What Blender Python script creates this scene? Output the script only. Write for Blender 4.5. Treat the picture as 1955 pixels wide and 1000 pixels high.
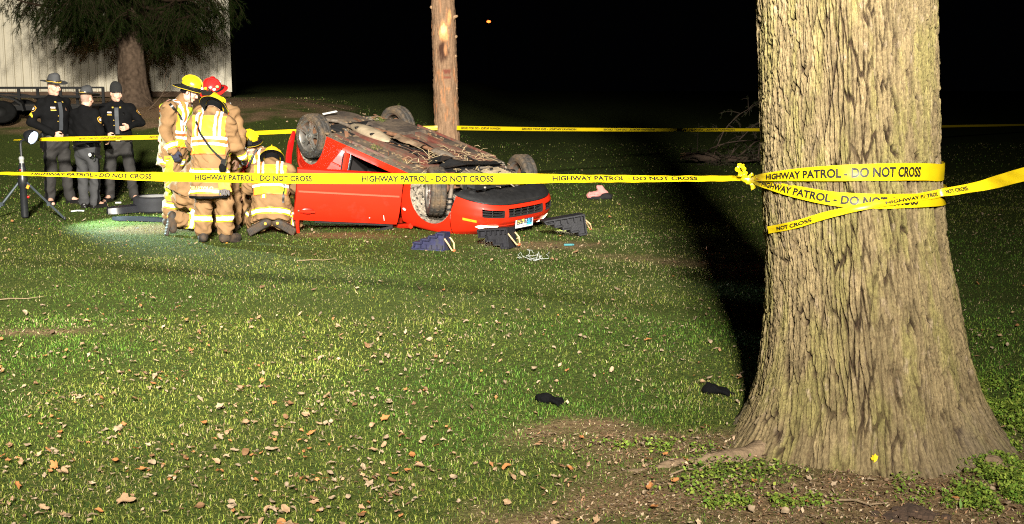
import bpy, bmesh, math, random
import numpy as np
from mathutils import Vector, Matrix, Euler
from mathutils.bvhtree import BVHTree

for o in list(bpy.data.objects):
    bpy.data.objects.remove(o)
SC = bpy.context.scene
COL = SC.collection
PI = math.pi
random.seed(7)
RNG = np.random.default_rng(11)

# ---------------------------------------------------------------- camera
FPX = 2300.0; PW, PH = 1955.0, 1000.0; EYE = 1.9
PITCH = math.atan(350 / FPX)
cam_d = bpy.data.cameras.new('camera'); cam = bpy.data.objects.new('camera', cam_d); COL.objects.link(cam)
cam.location = (0, 0, EYE); cam.rotation_euler = (PI / 2 - PITCH, 0, 0)
cam_d.sensor_width = 36; cam_d.lens = FPX / PW * 36; cam_d.clip_start = .1; cam_d.clip_end = 600
SC.camera = cam

# ---------------------------------------------------------------- night sky
W = bpy.data.worlds.new('World'); SC.world = W; W.use_nodes = True
bg = W.node_tree.nodes['Background']; bg.inputs[0].default_value = (.55, .6, .8, 1); bg.inputs[1].default_value = .0006

# ---------------------------------------------------------------- fire engine floodlight and flash behind the camera; a shed fill added
def spot(name, loc, tgt, energy, size, blend=.5, radius=.2, col=(1, .95, .86)):
    d = bpy.data.lights.new(name, 'SPOT'); o = bpy.data.objects.new(name, d); COL.objects.link(o)
    o.location = loc; d.energy = energy; d.spot_size = math.radians(size); d.spot_blend = blend
    d.shadow_soft_size = radius; d.color = col
    v = Vector(tgt) - Vector(loc); o.rotation_euler = v.to_track_quat('-Z', 'Y').to_euler()
    return o
spot('engine_floodlight', (.42, -8.5, 8.2), (-4.6, 20, 2.6), 90000, 47, .95, .55, (1, .94, .82))
spot('camera_flash', (.30, -3.5, 4.2), (.2, 15, 1.8), 13500, 66, .95, .22, (1, .94, .82))
spot('shed_fill_light', (-2.6, 2.0, 6.2), (-10.9, 36, 3.0), 8000, 20, .55, .06, (1, .90, .74))  # added lamp above the view, there only to brighten shed and spruce

SC.view_settings.view_transform = 'Standard'; SC.view_settings.look = 'None'
SC.view_settings.exposure = 0.0; SC.view_settings.gamma = 1.0
SC.view_settings.use_curve_mapping = False
SC.render.engine = 'CYCLES'
SC.cycles.use_denoising = False; SC.cycles.pixel_filter_type = 'BLACKMAN_HARRIS'; SC.cycles.filter_width = 1.15
SC.cycles.max_bounces = 4; SC.cycles.diffuse_bounces = 2; SC.cycles.glossy_bounces = 3
SC.cycles.transmission_bounces = 3; SC.cycles.transparent_max_bounces = 8
SC.cycles.sample_clamp_indirect = 1.5; SC.cycles.sample_clamp_direct = 5; SC.cycles.caustics_reflective = False; SC.cycles.caustics_refractive = False; SC.cycles.blur_glossy = 1.0

# ---------------------------------------------------------------- geometry of the photograph: a pixel as a ray from the eye
CP, SP = math.cos(PITCH), math.sin(PITCH)
def ray(px, py):
    u = (px - PW / 2) / FPX; v = (PH / 2 - py) / FPX
    return np.array([u, CP + v * SP, -SP + v * CP])
def at(px, py, Y):
    d = ray(px, py); return np.array([0, 0, EYE]) + d * (Y / d[1])
def sstep(a, b, x):
    t = np.clip((x - a) / (b - a), 0, 1); return t * t * (3 - 2 * t)
def base_h(x, y):
    return 1.35 * sstep(20.5, 31.0, y) * (1 - sstep(-6.0, .5, np.asarray(x, float)))
def bumps(x, y):
    return .014 * np.sin(x * 1.9 + .7 * np.sin(y * .8)) * np.sin(y * 1.4 + 1.3) + .008 * np.sin(x * 4.3 + 2) * np.sin(y * 3.7 + x)
def H(x, y):
    return base_h(x, y) + bumps(x, y)
def G(px, py):
    d = ray(px, py); lo, hi = 3.0, 90.0
    for _ in range(60):
        m = .5 * (lo + hi); p = np.array([0, 0, EYE]) + d * (m / d[1])
        if p[2] > H(p[0], p[1]): lo = m
        else: hi = m
    return p

# ---------------------------------------------------------------- objects
def tag(o, label=None, cat=None, group=None, kind=None):
    if label: o['label'] = label
    if cat: o['category'] = cat
    if group: o['group'] = group
    if kind: o['kind'] = kind
    return o
def empty(name, loc=(0, 0, 0), rz=0.0, label=None, cat=None, group=None):
    o = bpy.data.objects.new(name, None); COL.objects.link(o); o.location = loc; o.rotation_euler = (0, 0, rz)
    o.empty_display_size = .2
    return tag(o, label, cat, group)
def link(name, me, parent=None):
    o = bpy.data.objects.new(name, me); COL.objects.link(o)
    if parent is not None: o.parent = parent
    return o
def mesh_np(name, V, Fs, mats, smooth=True, mi=None, attrs=None):
    """V (n,3); Fs: list of int arrays (m,k), each of one face size"""
    if not isinstance(Fs, (list, tuple)): Fs = [Fs]
    Fs = [np.asarray(F, np.int32) for F in Fs if len(F)]
    me = bpy.data.meshes.new(name)
    V = np.asarray(V, np.float32)
    me.vertices.add(len(V)); me.vertices.foreach_set('co', V.ravel())
    nl = sum(F.size for F in Fs); npoly = sum(len(F) for F in Fs)
    me.loops.add(nl); me.polygons.add(npoly)
    me.loops.foreach_set('vertex_index', np.concatenate([F.ravel() for F in Fs]))
    tot = np.concatenate([np.full(len(F), F.shape[1], np.int32) for F in Fs])
    st = np.concatenate([[0], np.cumsum(tot)[:-1]]).astype(np.int32)
    me.polygons.foreach_set('loop_start', st); me.polygons.foreach_set('loop_total', tot)
    if smooth: me.polygons.foreach_set('use_smooth', np.ones(npoly, bool))
    if not isinstance(mats, (list, tuple)): mats = [mats]
    for m in mats: me.materials.append(m)
    if mi is not None: me.polygons.foreach_set('material_index', np.asarray(mi, np.int32))
    for k, A in (attrs or {}).items():
        A = np.asarray(A, np.float32)
        if A.ndim == 1:
            me.attributes.new(k, 'FLOAT', 'POINT').data.foreach_set('value', A)
        else:
            A4 = np.concatenate([A, np.ones((len(A), 1), np.float32)], 1)
            me.attributes.new(k, 'FLOAT_COLOR', 'POINT').data.foreach_set('color', A4.ravel())
    me.update(calc_edges=True); me.validate(clean_customdata=False)
    return me
def mk(name, V, Fs, mats, parent=None, smooth=True, mi=None, attrs=None):
    return link(name, mesh_np(name, V, Fs, mats, smooth, mi, attrs), parent)

class MB:
    """collects shapes and links them as ONE mesh object"""
    def __init__(s): s.v = []; s.f = []; s.n = 0; s.mi = []
    def add(s, V, F, m=0):
        V = [tuple(map(float, p)) for p in V]
        s.v += V; s.f += [tuple(int(i) + s.n for i in f) for f in F]; s.mi += [m] * len(F); s.n += len(V); return s
    def box(s, c, d, R=None, m=0, taper=1.0):
        x, y, z = [q / 2 for q in d]
        V = [(-x, -y, -z), (x, -y, -z), (x, y, -z), (-x, y, -z), (-x * taper, -y * taper, z), (x * taper, -y * taper, z), (x * taper, y * taper, z), (-x * taper, y * taper, z)]
        V = np.array(V)
        if R is not None: V = V @ np.asarray(R).T
        return s.add(V + np.asarray(c, float), [(0, 3, 2, 1), (4, 5, 6, 7), (0, 1, 5, 4), (1, 2, 6, 5), (2, 3, 7, 6), (3, 0, 4, 7)], m)
    def tube(s, pts, r, n=8, m=0, cap=True, flat=1.0):
        P = np.asarray(pts, float); k = len(P)
        rr = np.full(k, r, float) if np.isscalar(r) else np.asarray(r, float)
        T = np.gradient(P, axis=0); T /= np.linalg.norm(T, axis=1)[:, None] + 1e-9
        a = np.array([0, 0, 1.]) if abs(T[0][2]) < .9 else np.array([1., 0, 0])
        V = []
        for i in range(k):
            b = a - T[i] * (a @ T[i]); nb = np.linalg.norm(b)
            if nb < 1e-4: b = np.array([1., 0, 0]) - T[i] * T[i][0]; nb = np.linalg.norm(b)
            b /= nb; a = b; c = np.cross(T[i], b)
            for j in range(n):
                q = 2 * PI * j / n
                V.append(P[i] + rr[i] * (math.cos(q) * b * flat + math.sin(q) * c))
        F = [(i * n + j, i * n + (j + 1) % n, (i + 1) * n + (j + 1) % n, (i + 1) * n + j) for i in range(k - 1) for j in range(n)]
        if cap: F += [tuple(range(n))[::-1], tuple((k - 1) * n + j for j in range(n))]
        return s.add(V, F, m)
    def lathe(s, prof, n=32, m=0, R=None, c=(0, 0, 0), closed=False):
        """profile of (radius, height) round local z"""
        V = []; k = len(prof)
        for (r, z) in prof:
            for j in range(n):
                q = 2 * PI * j / n; V.append((r * math.cos(q), r * math.sin(q), z))
        F = [(i * n + j, i * n + (j + 1) % n, (i + 1) * n + (j + 1) % n, (i + 1) * n + j) for i in range(k - 1) for j in range(n)]
        if closed: F += [((k - 1) * n + j, (k - 1) * n + (j + 1) % n, (j + 1) % n, j) for j in range(n)]
        V = np.array(V)
        if R is not None: V = V @ np.asarray(R).T
        return s.add(V + np.asarray(c, float), F, m)
    def prism(s, poly, y0, y1, m=0, R=None, c=(0, 0, 0)):
        """outline in local xz, extruded along y"""
        n = len(poly)
        V = np.array([(x, y0, z) for x, z in poly] + [(x, y1, z) for x, z in poly])
        F = [(i, (i + 1) % n, n + (i + 1) % n, n + i) for i in range(n)] + [tuple(range(n))[::-1], tuple(range(n, 2 * n))]
        if R is not None: V = V @ np.asarray(R).T
        return s.add(V + np.asarray(c, float), F, m)
    def ball(s, c, r, n=10, m=0, R=None):
        r = np.full(3, r) if np.isscalar(r) else np.asarray(r)
        V = [(0, 0, -1)]; k = n // 2
        for i in range(1, k):
            a = -PI / 2 + PI * i / k
            V += [(math.cos(a) * math.cos(2 * PI * j / n), math.cos(a) * math.sin(2 * PI * j / n), math.sin(a)) for j in range(n)]
        V.append((0, 0, 1)); F = []
        for j in range(n): F.append((0, 1 + (j + 1) % n, 1 + j))
        for i in range(k - 2):
            for j in range(n):
                a = 1 + i * n; F.append((a + j, a + (j + 1) % n, a + n + (j + 1) % n, a + n + j))
        L = len(V) - 1; a = 1 + (k - 2) * n
        for j in range(n): F.append((L, a + j, a + (j + 1) % n))
        V = np.array(V) * r
        if R is not None: V = V @ np.asarray(R).T
        return s.add(V + np.asarray(c, float), F, m)
    def mesh(s, name, mats, smooth=False):
        me = bpy.data.meshes.new(name); me.from_pydata(s.v, [], s.f)
        if not isinstance(mats, (list, tuple)): mats = [mats]
        for q in mats: me.materials.append(q)
        me.polygons.foreach_set('material_index', s.mi)
        if smooth:
            me.polygons.foreach_set('use_smooth', [True] * len(s.f))
            me.set_sharp_from_angle(angle=math.radians(38))
        me.update(); return me
    def build(s, name, mats, parent=None, smooth=False):
        return link(name, s.mesh(name, mats, smooth), parent)

def Rz(a): c, s = math.cos(a), math.sin(a); return np.array([[c, -s, 0], [s, c, 0], [0, 0, 1.]])
def Rx(a): c, s = math.cos(a), math.sin(a); return np.array([[1., 0, 0], [0, c, -s], [0, s, c]])
def Ry(a): c, s = math.cos(a), math.sin(a); return np.array([[c, 0, s], [0, 1., 0], [-s, 0, c]])
def unit(v): v = np.asarray(v, float); return v / (np.linalg.norm(v) + 1e-12)

# ---------------------------------------------------------------- materials
def mat(name, col, rough=.65, metal=0.0, var=.25, vs=9.0, bump=0.0, bs=60.0, coat=0.0, spec=.5, dirt=None, emit=None, attr=None, sheen=0.0, dmask=(.48, .62)):
    m = bpy.data.materials.new(name); m.use_nodes = True; nt = m.node_tree; N = nt.nodes; L = nt.links
    b = N['Principled BSDF']
    b.inputs['Roughness'].default_value = rough; b.inputs['Metallic'].default_value = metal
    b.inputs['Specular IOR Level'].default_value = spec; b.inputs['Coat Weight'].default_value = coat
    b.inputs['Coat Roughness'].default_value = .06
    if sheen: b.inputs['Sheen Weight'].default_value = sheen
    tc = N.new('ShaderNodeTexCoord')
    if attr:
        a = N.new('ShaderNodeAttribute'); a.attribute_name = attr; out = a.outputs['Color']
    else:
        r = N.new('ShaderNodeRGB'); r.outputs[0].default_value = (*col, 1); out = r.outputs[0]
    if var:
        n = N.new('ShaderNodeTexNoise'); n.inputs['Scale'].default_value = vs; n.inputs['Detail'].default_value = 6
        L.new(tc.outputs['Object'], n.inputs['Vector'])
        mr = N.new('ShaderNodeMapRange'); mr.inputs[1].default_value = .25; mr.inputs[2].default_value = .75
        mr.inputs[3].default_value = 1 - var; mr.inputs[4].default_value = 1 + var
        L.new(n.outputs[0], mr.inputs[0])
        x = N.new('ShaderNodeMix'); x.data_type = 'RGBA'; x.blend_type = 'MULTIPLY'; x.inputs[0].default_value = 1
        L.new(out, x.inputs[6]); L.new(mr.outputs[0], x.inputs[7]); out = x.outputs[2]
    if dirt:
        n = N.new('ShaderNodeTexNoise'); n.inputs['Scale'].default_value = vs * .7; n.inputs['Detail'].default_value = 8; n.inputs['Roughness'].default_value = .7
        L.new(tc.outputs['Object'], n.inputs['Vector'])
        mr = N.new('ShaderNodeMapRange'); mr.inputs[1].default_value = dmask[0]; mr.inputs[2].default_value = dmask[1]
        L.new(n.outputs[0], mr.inputs[0])
        x = N.new('ShaderNodeMix'); x.data_type = 'RGBA'; L.new(mr.outputs[0], x.inputs[0]); L.new(out, x.inputs[6])
        x.inputs[7].default_value = (*dirt, 1); out = x.outputs[2]
        q = N.new('ShaderNodeMapRange'); q.inputs[3].default_value = rough; q.inputs[4].default_value = .9
        L.new(mr.outputs[0], q.inputs[0]); L.new(q.outputs[0], b.inputs['Roughness'])
    L.new(out, b.inputs['Base Color'])
    if bump:
        n = N.new('ShaderNodeTexNoise'); n.inputs['Scale'].default_value = bs; n.inputs['Detail'].default_value = 5
        L.new(tc.outputs['Object'], n.inputs['Vector'])
        bp = N.new('ShaderNodeBump'); bp.inputs['Strength'].default_value = bump; bp.inputs['Distance'].default_value = .01
        L.new(n.outputs[0], bp.inputs['Height']); L.new(bp.outputs[0], b.inputs['Normal'])
    if emit:
        b.inputs['Emission Color'].default_value = (*emit[0], 1); b.inputs['Emission Strength'].default_value = emit[1]
    return m

# ---------------------------------------------------------------- numpy noise
def _hash(ix, iy, iz=0, seed=0):
    h = (ix.astype(np.int64) * 374761393 + iy.astype(np.int64) * 668265263 + np.asarray(iz).astype(np.int64) * 2147483647 + seed * 1274126177) & 0xffffffff
    h = ((h ^ (h >> 13)) * 1274126177) & 0xffffffff
    h = (h ^ (h >> 16)) & 0xffffffff
    return h / 4294967295.0
def vnoise(x, y, seed=0, perx=None):
    x = np.asarray(x, float); y = np.asarray(y, float)
    ix = np.floor(x); iy = np.floor(y); fx = x - ix; fy = y - iy
    fx = fx * fx * (3 - 2 * fx); fy = fy * fy * (3 - 2 * fy)
    def g(a, b):
        if perx: a = np.mod(a, perx)
        return _hash(a, b, 0, seed)
    a = g(ix, iy); b = g(ix + 1, iy); c = g(ix, iy + 1); d = g(ix + 1, iy + 1)
    return (a * (1 - fx) + b * fx) * (1 - fy) + (c * (1 - fx) + d * fx) * fy
def fbm(x, y, o=4, seed=0):
    s = 0; a = .5
    for i in range(o): s = s + a * vnoise(x * 2 ** i, y * 2 ** i, seed + i); a *= .5
    return s
def worley(x, y, perx=None, seed=0, jit=.9):
    ix = np.floor(x); iy = np.floor(y)
    f1 = np.full(x.shape, 9.); f2 = np.full(x.shape, 9.); idv = np.zeros(x.shape)
    for dx in (-1, 0, 1):
        for dy in (-1, 0, 1):
            cx = ix + dx; cy = iy + dy; hx = np.mod(cx, perx) if perx else cx
            px = cx + .5 + jit * (_hash(hx, cy, 0, seed) - .5); py = cy + .5 + jit * (_hash(hx, cy, 1, seed) - .5)
            d = np.hypot(px - x, py - y)
            n1 = d < f1
            f2 = np.where(n1, f1, np.minimum(f2, d)); idv = np.where(n1, _hash(hx, cy, 2, seed), idv); f1 = np.minimum(f1, d)
    return f1, f2, idv

# ---------------------------------------------------------------- signed distance modelling, meshed by surface nets
def sdf_mesh(prims, h, fold=0.0, fscale=1.0, seed=0, pad=.03):
    lo = np.full(3, 1e9); hi = np.full(3, -1e9); boxes = []
    for p in prims:
        t = p[0]
        if t in ('cap', 'ecap'):
            r = max(p[3], p[4]); a, b = np.asarray(p[1], float), np.asarray(p[2], float)
            l, u = np.minimum(a, b) - r, np.maximum(a, b) + r
        elif t in ('ell', 'box'):
            c = np.asarray(p[1], float); e = np.abs(np.asarray(p[2])) @ np.asarray(p[3], float); l, u = c - e, c + e
        else:
            boxes.append(None); continue
        boxes.append((l, u))
        if not (p[-1] == 'sub'): lo = np.minimum(lo, l); hi = np.maximum(hi, u)
    lo = lo - pad; hi = hi + pad
    n = np.ceil((hi - lo) / h).astype(int) + 1
    D = np.full(n, .5, np.float32)
    ax = [lo[i] + h * np.arange(n[i]) for i in range(3)]
    for p, bx in zip(prims, boxes):
        t = p[0]
        if t == 'plane':
            c = np.asarray(p[1], float); nn = unit(p[2])
            d = (ax[0][:, None, None] - c[0]) * nn[0] + (ax[1][None, :, None] - c[1]) * nn[1] + (ax[2][None, None, :] - c[2]) * nn[2]
            D = np.maximum(D, d.astype(np.float32)); continue
        k = .01 if p[-1] == 'sub' else p[-1]
        mg = k + 2.5 * h + .012
        i0 = np.clip(np.floor((bx[0] - mg - lo) / h).astype(int), 0, n - 1); i1 = np.clip(np.ceil((bx[1] + mg - lo) / h).astype(int) + 1, 1, n)
        if np.any(i1 <= i0): continue
        sl = tuple(slice(i0[q], i1[q]) for q in range(3))
        X = ax[0][sl[0]][:, None, None]; Y = ax[1][sl[1]][None, :, None]; Z = ax[2][sl[2]][None, None, :]
        if t in ('cap', 'ecap'):
            a, b = np.asarray(p[1], float), np.asarray(p[2], float); ra, rb = p[3], p[4]; ba = b - a; L2 = ba @ ba + 1e-12
            x, y, z = X - a[0], Y - a[1], Z - a[2]
            tt = np.clip((x * ba[0] + y * ba[1] + z * ba[2]) / L2, 0, 1)
            x = x - ba[0] * tt; y = y - ba[1] * tt; z = z - ba[2] * tt
            if t == 'ecap':
                nd = unit(p[5]); q = p[6]; dn = x * nd[0] + y * nd[1] + z * nd[2]; g = (1 / q - 1) * dn
                x = x + g * nd[0]; y = y + g * nd[1]; z = z + g * nd[2]
            d = np.sqrt(x * x + y * y + z * z) - (ra + (rb - ra) * tt)
            if t == 'ecap': d = d * (.5 + .5 * p[6])
        else:
            c = np.asarray(p[1], float); R = np.asarray(p[2], float); r = np.asarray(p[3], float)
            x, y, z = X - c[0], Y - c[1], Z - c[2]
            lx = x * R[0, 0] + y * R[1, 0] + z * R[2, 0]; ly = x * R[0, 1] + y * R[1, 1] + z * R[2, 1]; lz = x * R[0, 2] + y * R[1, 2] + z * R[2, 2]
            if t == 'ell':
                k0 = np.sqrt((lx / r[0]) ** 2 + (ly / r[1]) ** 2 + (lz / r[2]) ** 2)
                k1 = np.sqrt((lx / r[0] ** 2) ** 2 + (ly / r[1] ** 2) ** 2 + (lz / r[2] ** 2) ** 2) + 1e-9
                d = k0 * (k0 - 1) / k1
            else:
                rd = p[4]; qx, qy, qz = np.abs(lx) - r[0] + rd, np.abs(ly) - r[1] + rd, np.abs(lz) - r[2] + rd
                d = np.sqrt(np.maximum(qx, 0) ** 2 + np.maximum(qy, 0) ** 2 + np.maximum(qz, 0) ** 2) + np.minimum(np.maximum(qx, np.maximum(qy, qz)), 0) - rd
        d = d.astype(np.float32); A = D[sl]
        if p[-1] == 'sub':
            D[sl] = np.maximum(A, -d)
        elif k > 0:
            hh = np.clip(.5 + .5 * (A - d) / k, 0, 1); D[sl] = A + (d - A) * hh - k * hh * (1 - hh)
        else:
            D[sl] = np.minimum(A, d)
    if fold:
        X = ax[0][:, None, None]; Y = ax[1][None, :, None]; Z = ax[2][None, None, :]
        s = fscale; ph = seed * 1.7
        w = np.sin(9 * s * Z + 5 * s * X + ph) + np.sin(11 * s * Y - 6 * s * Z + 2 * ph)
        n1 = np.sin(26 * s * X + 17 * s * Z + 1.6 * w + ph) * np.sin(21 * s * Y + 12 * s * Z - 1.3 * w + .5 * ph)
        n2 = np.sin(47 * s * Z + 22 * s * X - 18 * s * Y + 1.8 * w + ph) * np.sin(16 * s * X - 20 * s * Y + w)
        D = D + (fold * (.9 * n1 + .75 * n2 * np.abs(n2))).astype(np.float32)
    return surface_nets(D, lo, h)

def surface_nets(D, lo, h):
    s = D < 0
    n = D.shape
    cs = [s[i:n[0] - 1 + i, j:n[1] - 1 + j, k:n[2] - 1 + k] for i in (0, 1) for j in (0, 1) for k in (0, 1)]
    cnt = sum(c.astype(np.int8) for c in cs)
    mask = (cnt > 0) & (cnt < 8)
    idx = np.argwhere(mask); vid = np.full(mask.shape, -1, np.int32); vid[mask] = np.arange(len(idx))
    acc = np.zeros((len(idx), 3)); num = np.zeros(len(idx))
    off = [(0, 0, 0), (0, 0, 1), (0, 1, 0), (0, 1, 1), (1, 0, 0), (1, 0, 1), (1, 1, 0), (1, 1, 1)]
    vals = [D[idx[:, 0] + o[0], idx[:, 1] + o[1], idx[:, 2] + o[2]] for o in off]
    for a in range(8):
        for b in range(a + 1, 8):
            dd = np.array(off[b]) - np.array(off[a])
            if np.abs(dd).sum() != 1 or dd.min() < 0: continue
            va, vb = vals[a], vals[b]; m = (va < 0) != (vb < 0)
            t = np.where(m, va / np.where(np.abs(va - vb) < 1e-12, 1, va - vb), 0)
            acc += np.where(m[:, None], np.array(off[a]) + dd * t[:, None], 0); num += m
    V = lo + h * (idx + acc / np.maximum(num, 1)[:, None])
    Fs = []
    for axx in range(3):
        u, v = (axx + 1) % 3, (axx + 2) % 3
        sa = [slice(None)] * 3; sb = [slice(None)] * 3
        sa[axx] = slice(0, n[axx] - 1); sb[axx] = slice(1, n[axx])
        e = s[tuple(sa)] != s[tuple(sb)]
        q = np.argwhere(e)
        q = q[(q[:, u] > 0) & (q[:, v] > 0) & (q[:, u] < n[u] - 1) & (q[:, v] < n[v] - 1)]
        if not len(q): continue
        inside = s[q[:, 0], q[:, 1], q[:, 2]]
        du = np.zeros(3, int); du[u] = 1; dv = np.zeros(3, int); dv[v] = 1
        g = lambda w: vid[w[:, 0], w[:, 1], w[:, 2]]
        F = np.stack([g(q - du - dv), g(q - dv), g(q), g(q - du)], 1)
        F[~inside] = F[~inside][:, ::-1]
        Fs.append(F)
    F = np.concatenate(Fs); F = F[(F >= 0).all(1)]
    return V, F

def tri_normals(V, F):
    n = np.zeros_like(V); a = np.cross(V[F[:, 2]] - V[F[:, 0]], V[F[:, 3]] - V[F[:, 1]])
    for k in range(4): np.add.at(n, F[:, k], a)
    return n / (np.linalg.norm(n, axis=1)[:, None] + 1e-12)

def patch(V, F, N, planes, offset, filt=None):
    """a sheet lying on a mesh: the faces kept by filt, cut by planes (point, normal; kept where the dot product is positive)"""
    C = V[F].mean(1); keep = np.ones(len(F), bool)
    if filt is not None: keep &= filt(C)
    for c, nn in planes: keep &= ((V[F] - np.asarray(c)) @ unit(nn)).max(1) > 0
    Fk = F[keep]
    if not len(Fk): return None
    u, inv = np.unique(Fk, return_inverse=True); inv = inv.reshape(Fk.shape)
    P = V[u] + N[u] * offset
    bm = bmesh.new(); vs = [bm.verts.new(p) for p in P]
    for f in inv:
        try: bm.faces.new([vs[i] for i in f])
        except ValueError: pass
    for c, nn in planes:
        bmesh.ops.bisect_plane(bm, geom=bm.verts[:] + bm.edges[:] + bm.faces[:], plane_co=Vector(c), plane_no=Vector(unit(nn)), clear_inner=True)
    return bm
def sheet(name, bm, m, parent):
    if bm is None or not len(bm.faces): return None
    me = bpy.data.meshes.new(name); bm.to_mesh(me); bm.free(); me.materials.append(m)
    me.polygons.foreach_set('use_smooth', [True] * len(me.polygons)); me.update()
    return link(name, me, parent)

_txt = {}
def text2d(s):
    """flat letters: vertices (x, y) with x in 0..width, cap height 1, and triangles"""
    if s in _txt: return _txt[s]
    cu = bpy.data.curves.new('t', 'FONT'); cu.body = s; cu.size = 1; cu.resolution_u = 3; cu.offset = .034
    ob = bpy.data.objects.new('t', cu); COL.objects.link(ob)
    bpy.context.view_layer.update()
    me = bpy.data.meshes.new_from_object(ob.evaluated_get(bpy.context.evaluated_depsgraph_get()))
    V = np.array([v.co[:2] for v in me.vertices]); F = [tuple(p.vertices) for p in me.polygons]
    bpy.data.objects.remove(ob); bpy.data.meshes.remove(me); bpy.data.curves.remove(cu)
    V = V - V.min(0); V = V / V[:, 1].max()
    _txt[s] = (V, F); return V, F
# ================================================================ GROUND
def ell_mask(x, y, c, rx, ry, a=0.0):
    dx, dy = x - c[0], y - c[1]; ca, sa = math.cos(a), math.sin(a)
    return ((dx * ca + dy * sa) / rx) ** 2 + ((-dx * sa + dy * ca) / ry) ** 2
TREE_Y = 6.3
def tree_axis(z):
    return np.interp(z, [-.2, .25, .67, 1.41, 2.31, 6], [1.92, 1.89, 1.855, 1.760, 1.700, 1.56])
TX0 = 1.9
def soil(x, y):
    """0..1: how bare the ground is"""
    x = np.asarray(x, float); y = np.asarray(y, float)
    nz = fbm(x * 1.6 + 3, y * 1.6, 5, 3); n2 = fbm(x * 5, y * 5 + 9, 3, 8)
    s = np.zeros(np.broadcast(x, y).shape)
    def blob(c, rx, ry, a=0, w=1.0, sharp=2.2):
        d = np.sqrt(ell_mask(x, y, c, rx, ry, a)); return w * np.clip((1.15 - d) * sharp + (nz - .5) * 3.2 + (n2 - .5) * 1.6, 0, 1)
    s = np.maximum(s, blob((1.30, 5.5), 1.5, .68, .1, .85, 1.5))
    s = np.maximum(s, blob((.42, 6.42), .42, .20, .1, .95, 1.8))
    s = np.maximum(s, blob((.62, 6.05), .55, .33, .2, .75))
    s = np.maximum(s, blob((2.1, 5.3), .9, .45, 0, .9))
    s = np.maximum(s, blob((1.2, 6.1), .5, .25, .5, .6))
    s = np.maximum(s, blob((.55, 13.7), .7, .35, 0, .6))       # scraped earth at the car's nose
    s = np.maximum(s, blob((-1.9, 14.6), 1.0, .3, -.3, .5))
    s = np.maximum(s, blob((1.9, 12.4), 1.1, .3, -.5, .55))
    s = np.maximum(s, blob((-3.9, 8.9), .9, .12, .1, .75))
    s = np.maximum(s, blob((-4.4, 15.2), .9, .5, .0, .6))
    s = np.maximum(s, blob((-6.9, 14.6), .4, .25, .0, .8))
    s = np.maximum(s, blob((-9.6, 31.0), 5.0, 4.6, .0, 1.0, 3.5))  # needle mulch under the spruce
    s = np.maximum(s, blob((-15.5, 31.0), 6, 4.4, .0, .9, 3.0))
    return s
xs = np.unique(np.concatenate([np.linspace(-90, -14, 34), np.arange(-14, 14, .22), np.linspace(14, 90, 34)]))
ys = np.unique(np.concatenate([np.linspace(-14, 3, 14), np.arange(3, 34, .22), np.linspace(34, 190, 40)]))
GX, GY = np.meshgrid(xs, ys, indexing='ij')
GZ = H(GX, GY) - .03 * 0
nx, ny = GX.shape
I = np.arange(nx * ny).reshape(nx, ny)
F = np.stack([I[:-1, :-1], I[1:, :-1], I[1:, 1:], I[:-1, 1:]], -1).reshape(-1, 4)
def ground_mat():
    m = bpy.data.materials.new('lawn_soil'); m.use_nodes = True; nt = m.node_tree; N = nt.nodes; L = nt.links; b = N['Principled BSDF']
    b.inputs['Roughness'].default_value = .95; b.inputs['Specular IOR Level'].default_value = .1
    geo = N.new('ShaderNodeNewGeometry')
    def noise(sc, det=6, ro=.6):
        n = N.new('ShaderNodeTexNoise'); n.inputs['Scale'].default_value = sc; n.inputs['Detail'].default_value = det; n.inputs['Roughness'].default_value = ro
        L.new(geo.outputs['Position'], n.inputs['Vector']); return n.outputs[0]
    def ramp(v, pts):
        r = N.new('ShaderNodeValToRGB'); L.new(v, r.inputs[0])
        while len(r.color_ramp.elements) < len(pts): r.color_ramp.elements.new(.5)
        for e, (p, c) in zip(r.color_ramp.elements, pts): e.position = p; e.color = (*c, 1)
        return r.outputs[0]
    def mix(f, a, c, t='MIX'):
        x = N.new('ShaderNodeMix'); x.data_type = 'RGBA'; x.blend_type = t
        if isinstance(f, float): x.inputs[0].default_value = f
        else: L.new(f, x.inputs[0])
        L.new(a, x.inputs[6]); L.new(c, x.inputs[7]); return x.outputs[2]
    grass = ramp(noise(38, 8, .75), [(.30, (.016, .026, .006)), (.46, (.046, .070, .013)), (.60, (.090, .108, .024)), (.75, (.19, .155, .07))])
    soilc = ramp(noise(24, 10, .8), [(.25, (.040, .022, .012)), (.42, (.15, .088, .048)), (.56, (.29, .19, .11)), (.72, (.42, .31, .20))])
    at_ = N.new('ShaderNodeAttribute'); at_.attribute_name = 'soil'
    L.new(mix(at_.outputs['Fac'], grass, soilc), b.inputs['Base Color'])
    bp = N.new('ShaderNodeBump'); bp.inputs['Strength'].default_value = .8; bp.inputs['Distance'].default_value = .03
    L.new(noise(30, 8, .7), bp.inputs['Height']); L.new(bp.outputs[0], b.inputs['Normal'])
    return m
ground = mk('ground', np.stack([GX, GY, GZ], -1).reshape(-1, 3), F, ground_mat(), attrs={'soil': soil(GX, GY).ravel()})
tag(ground, kind='structure')

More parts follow.
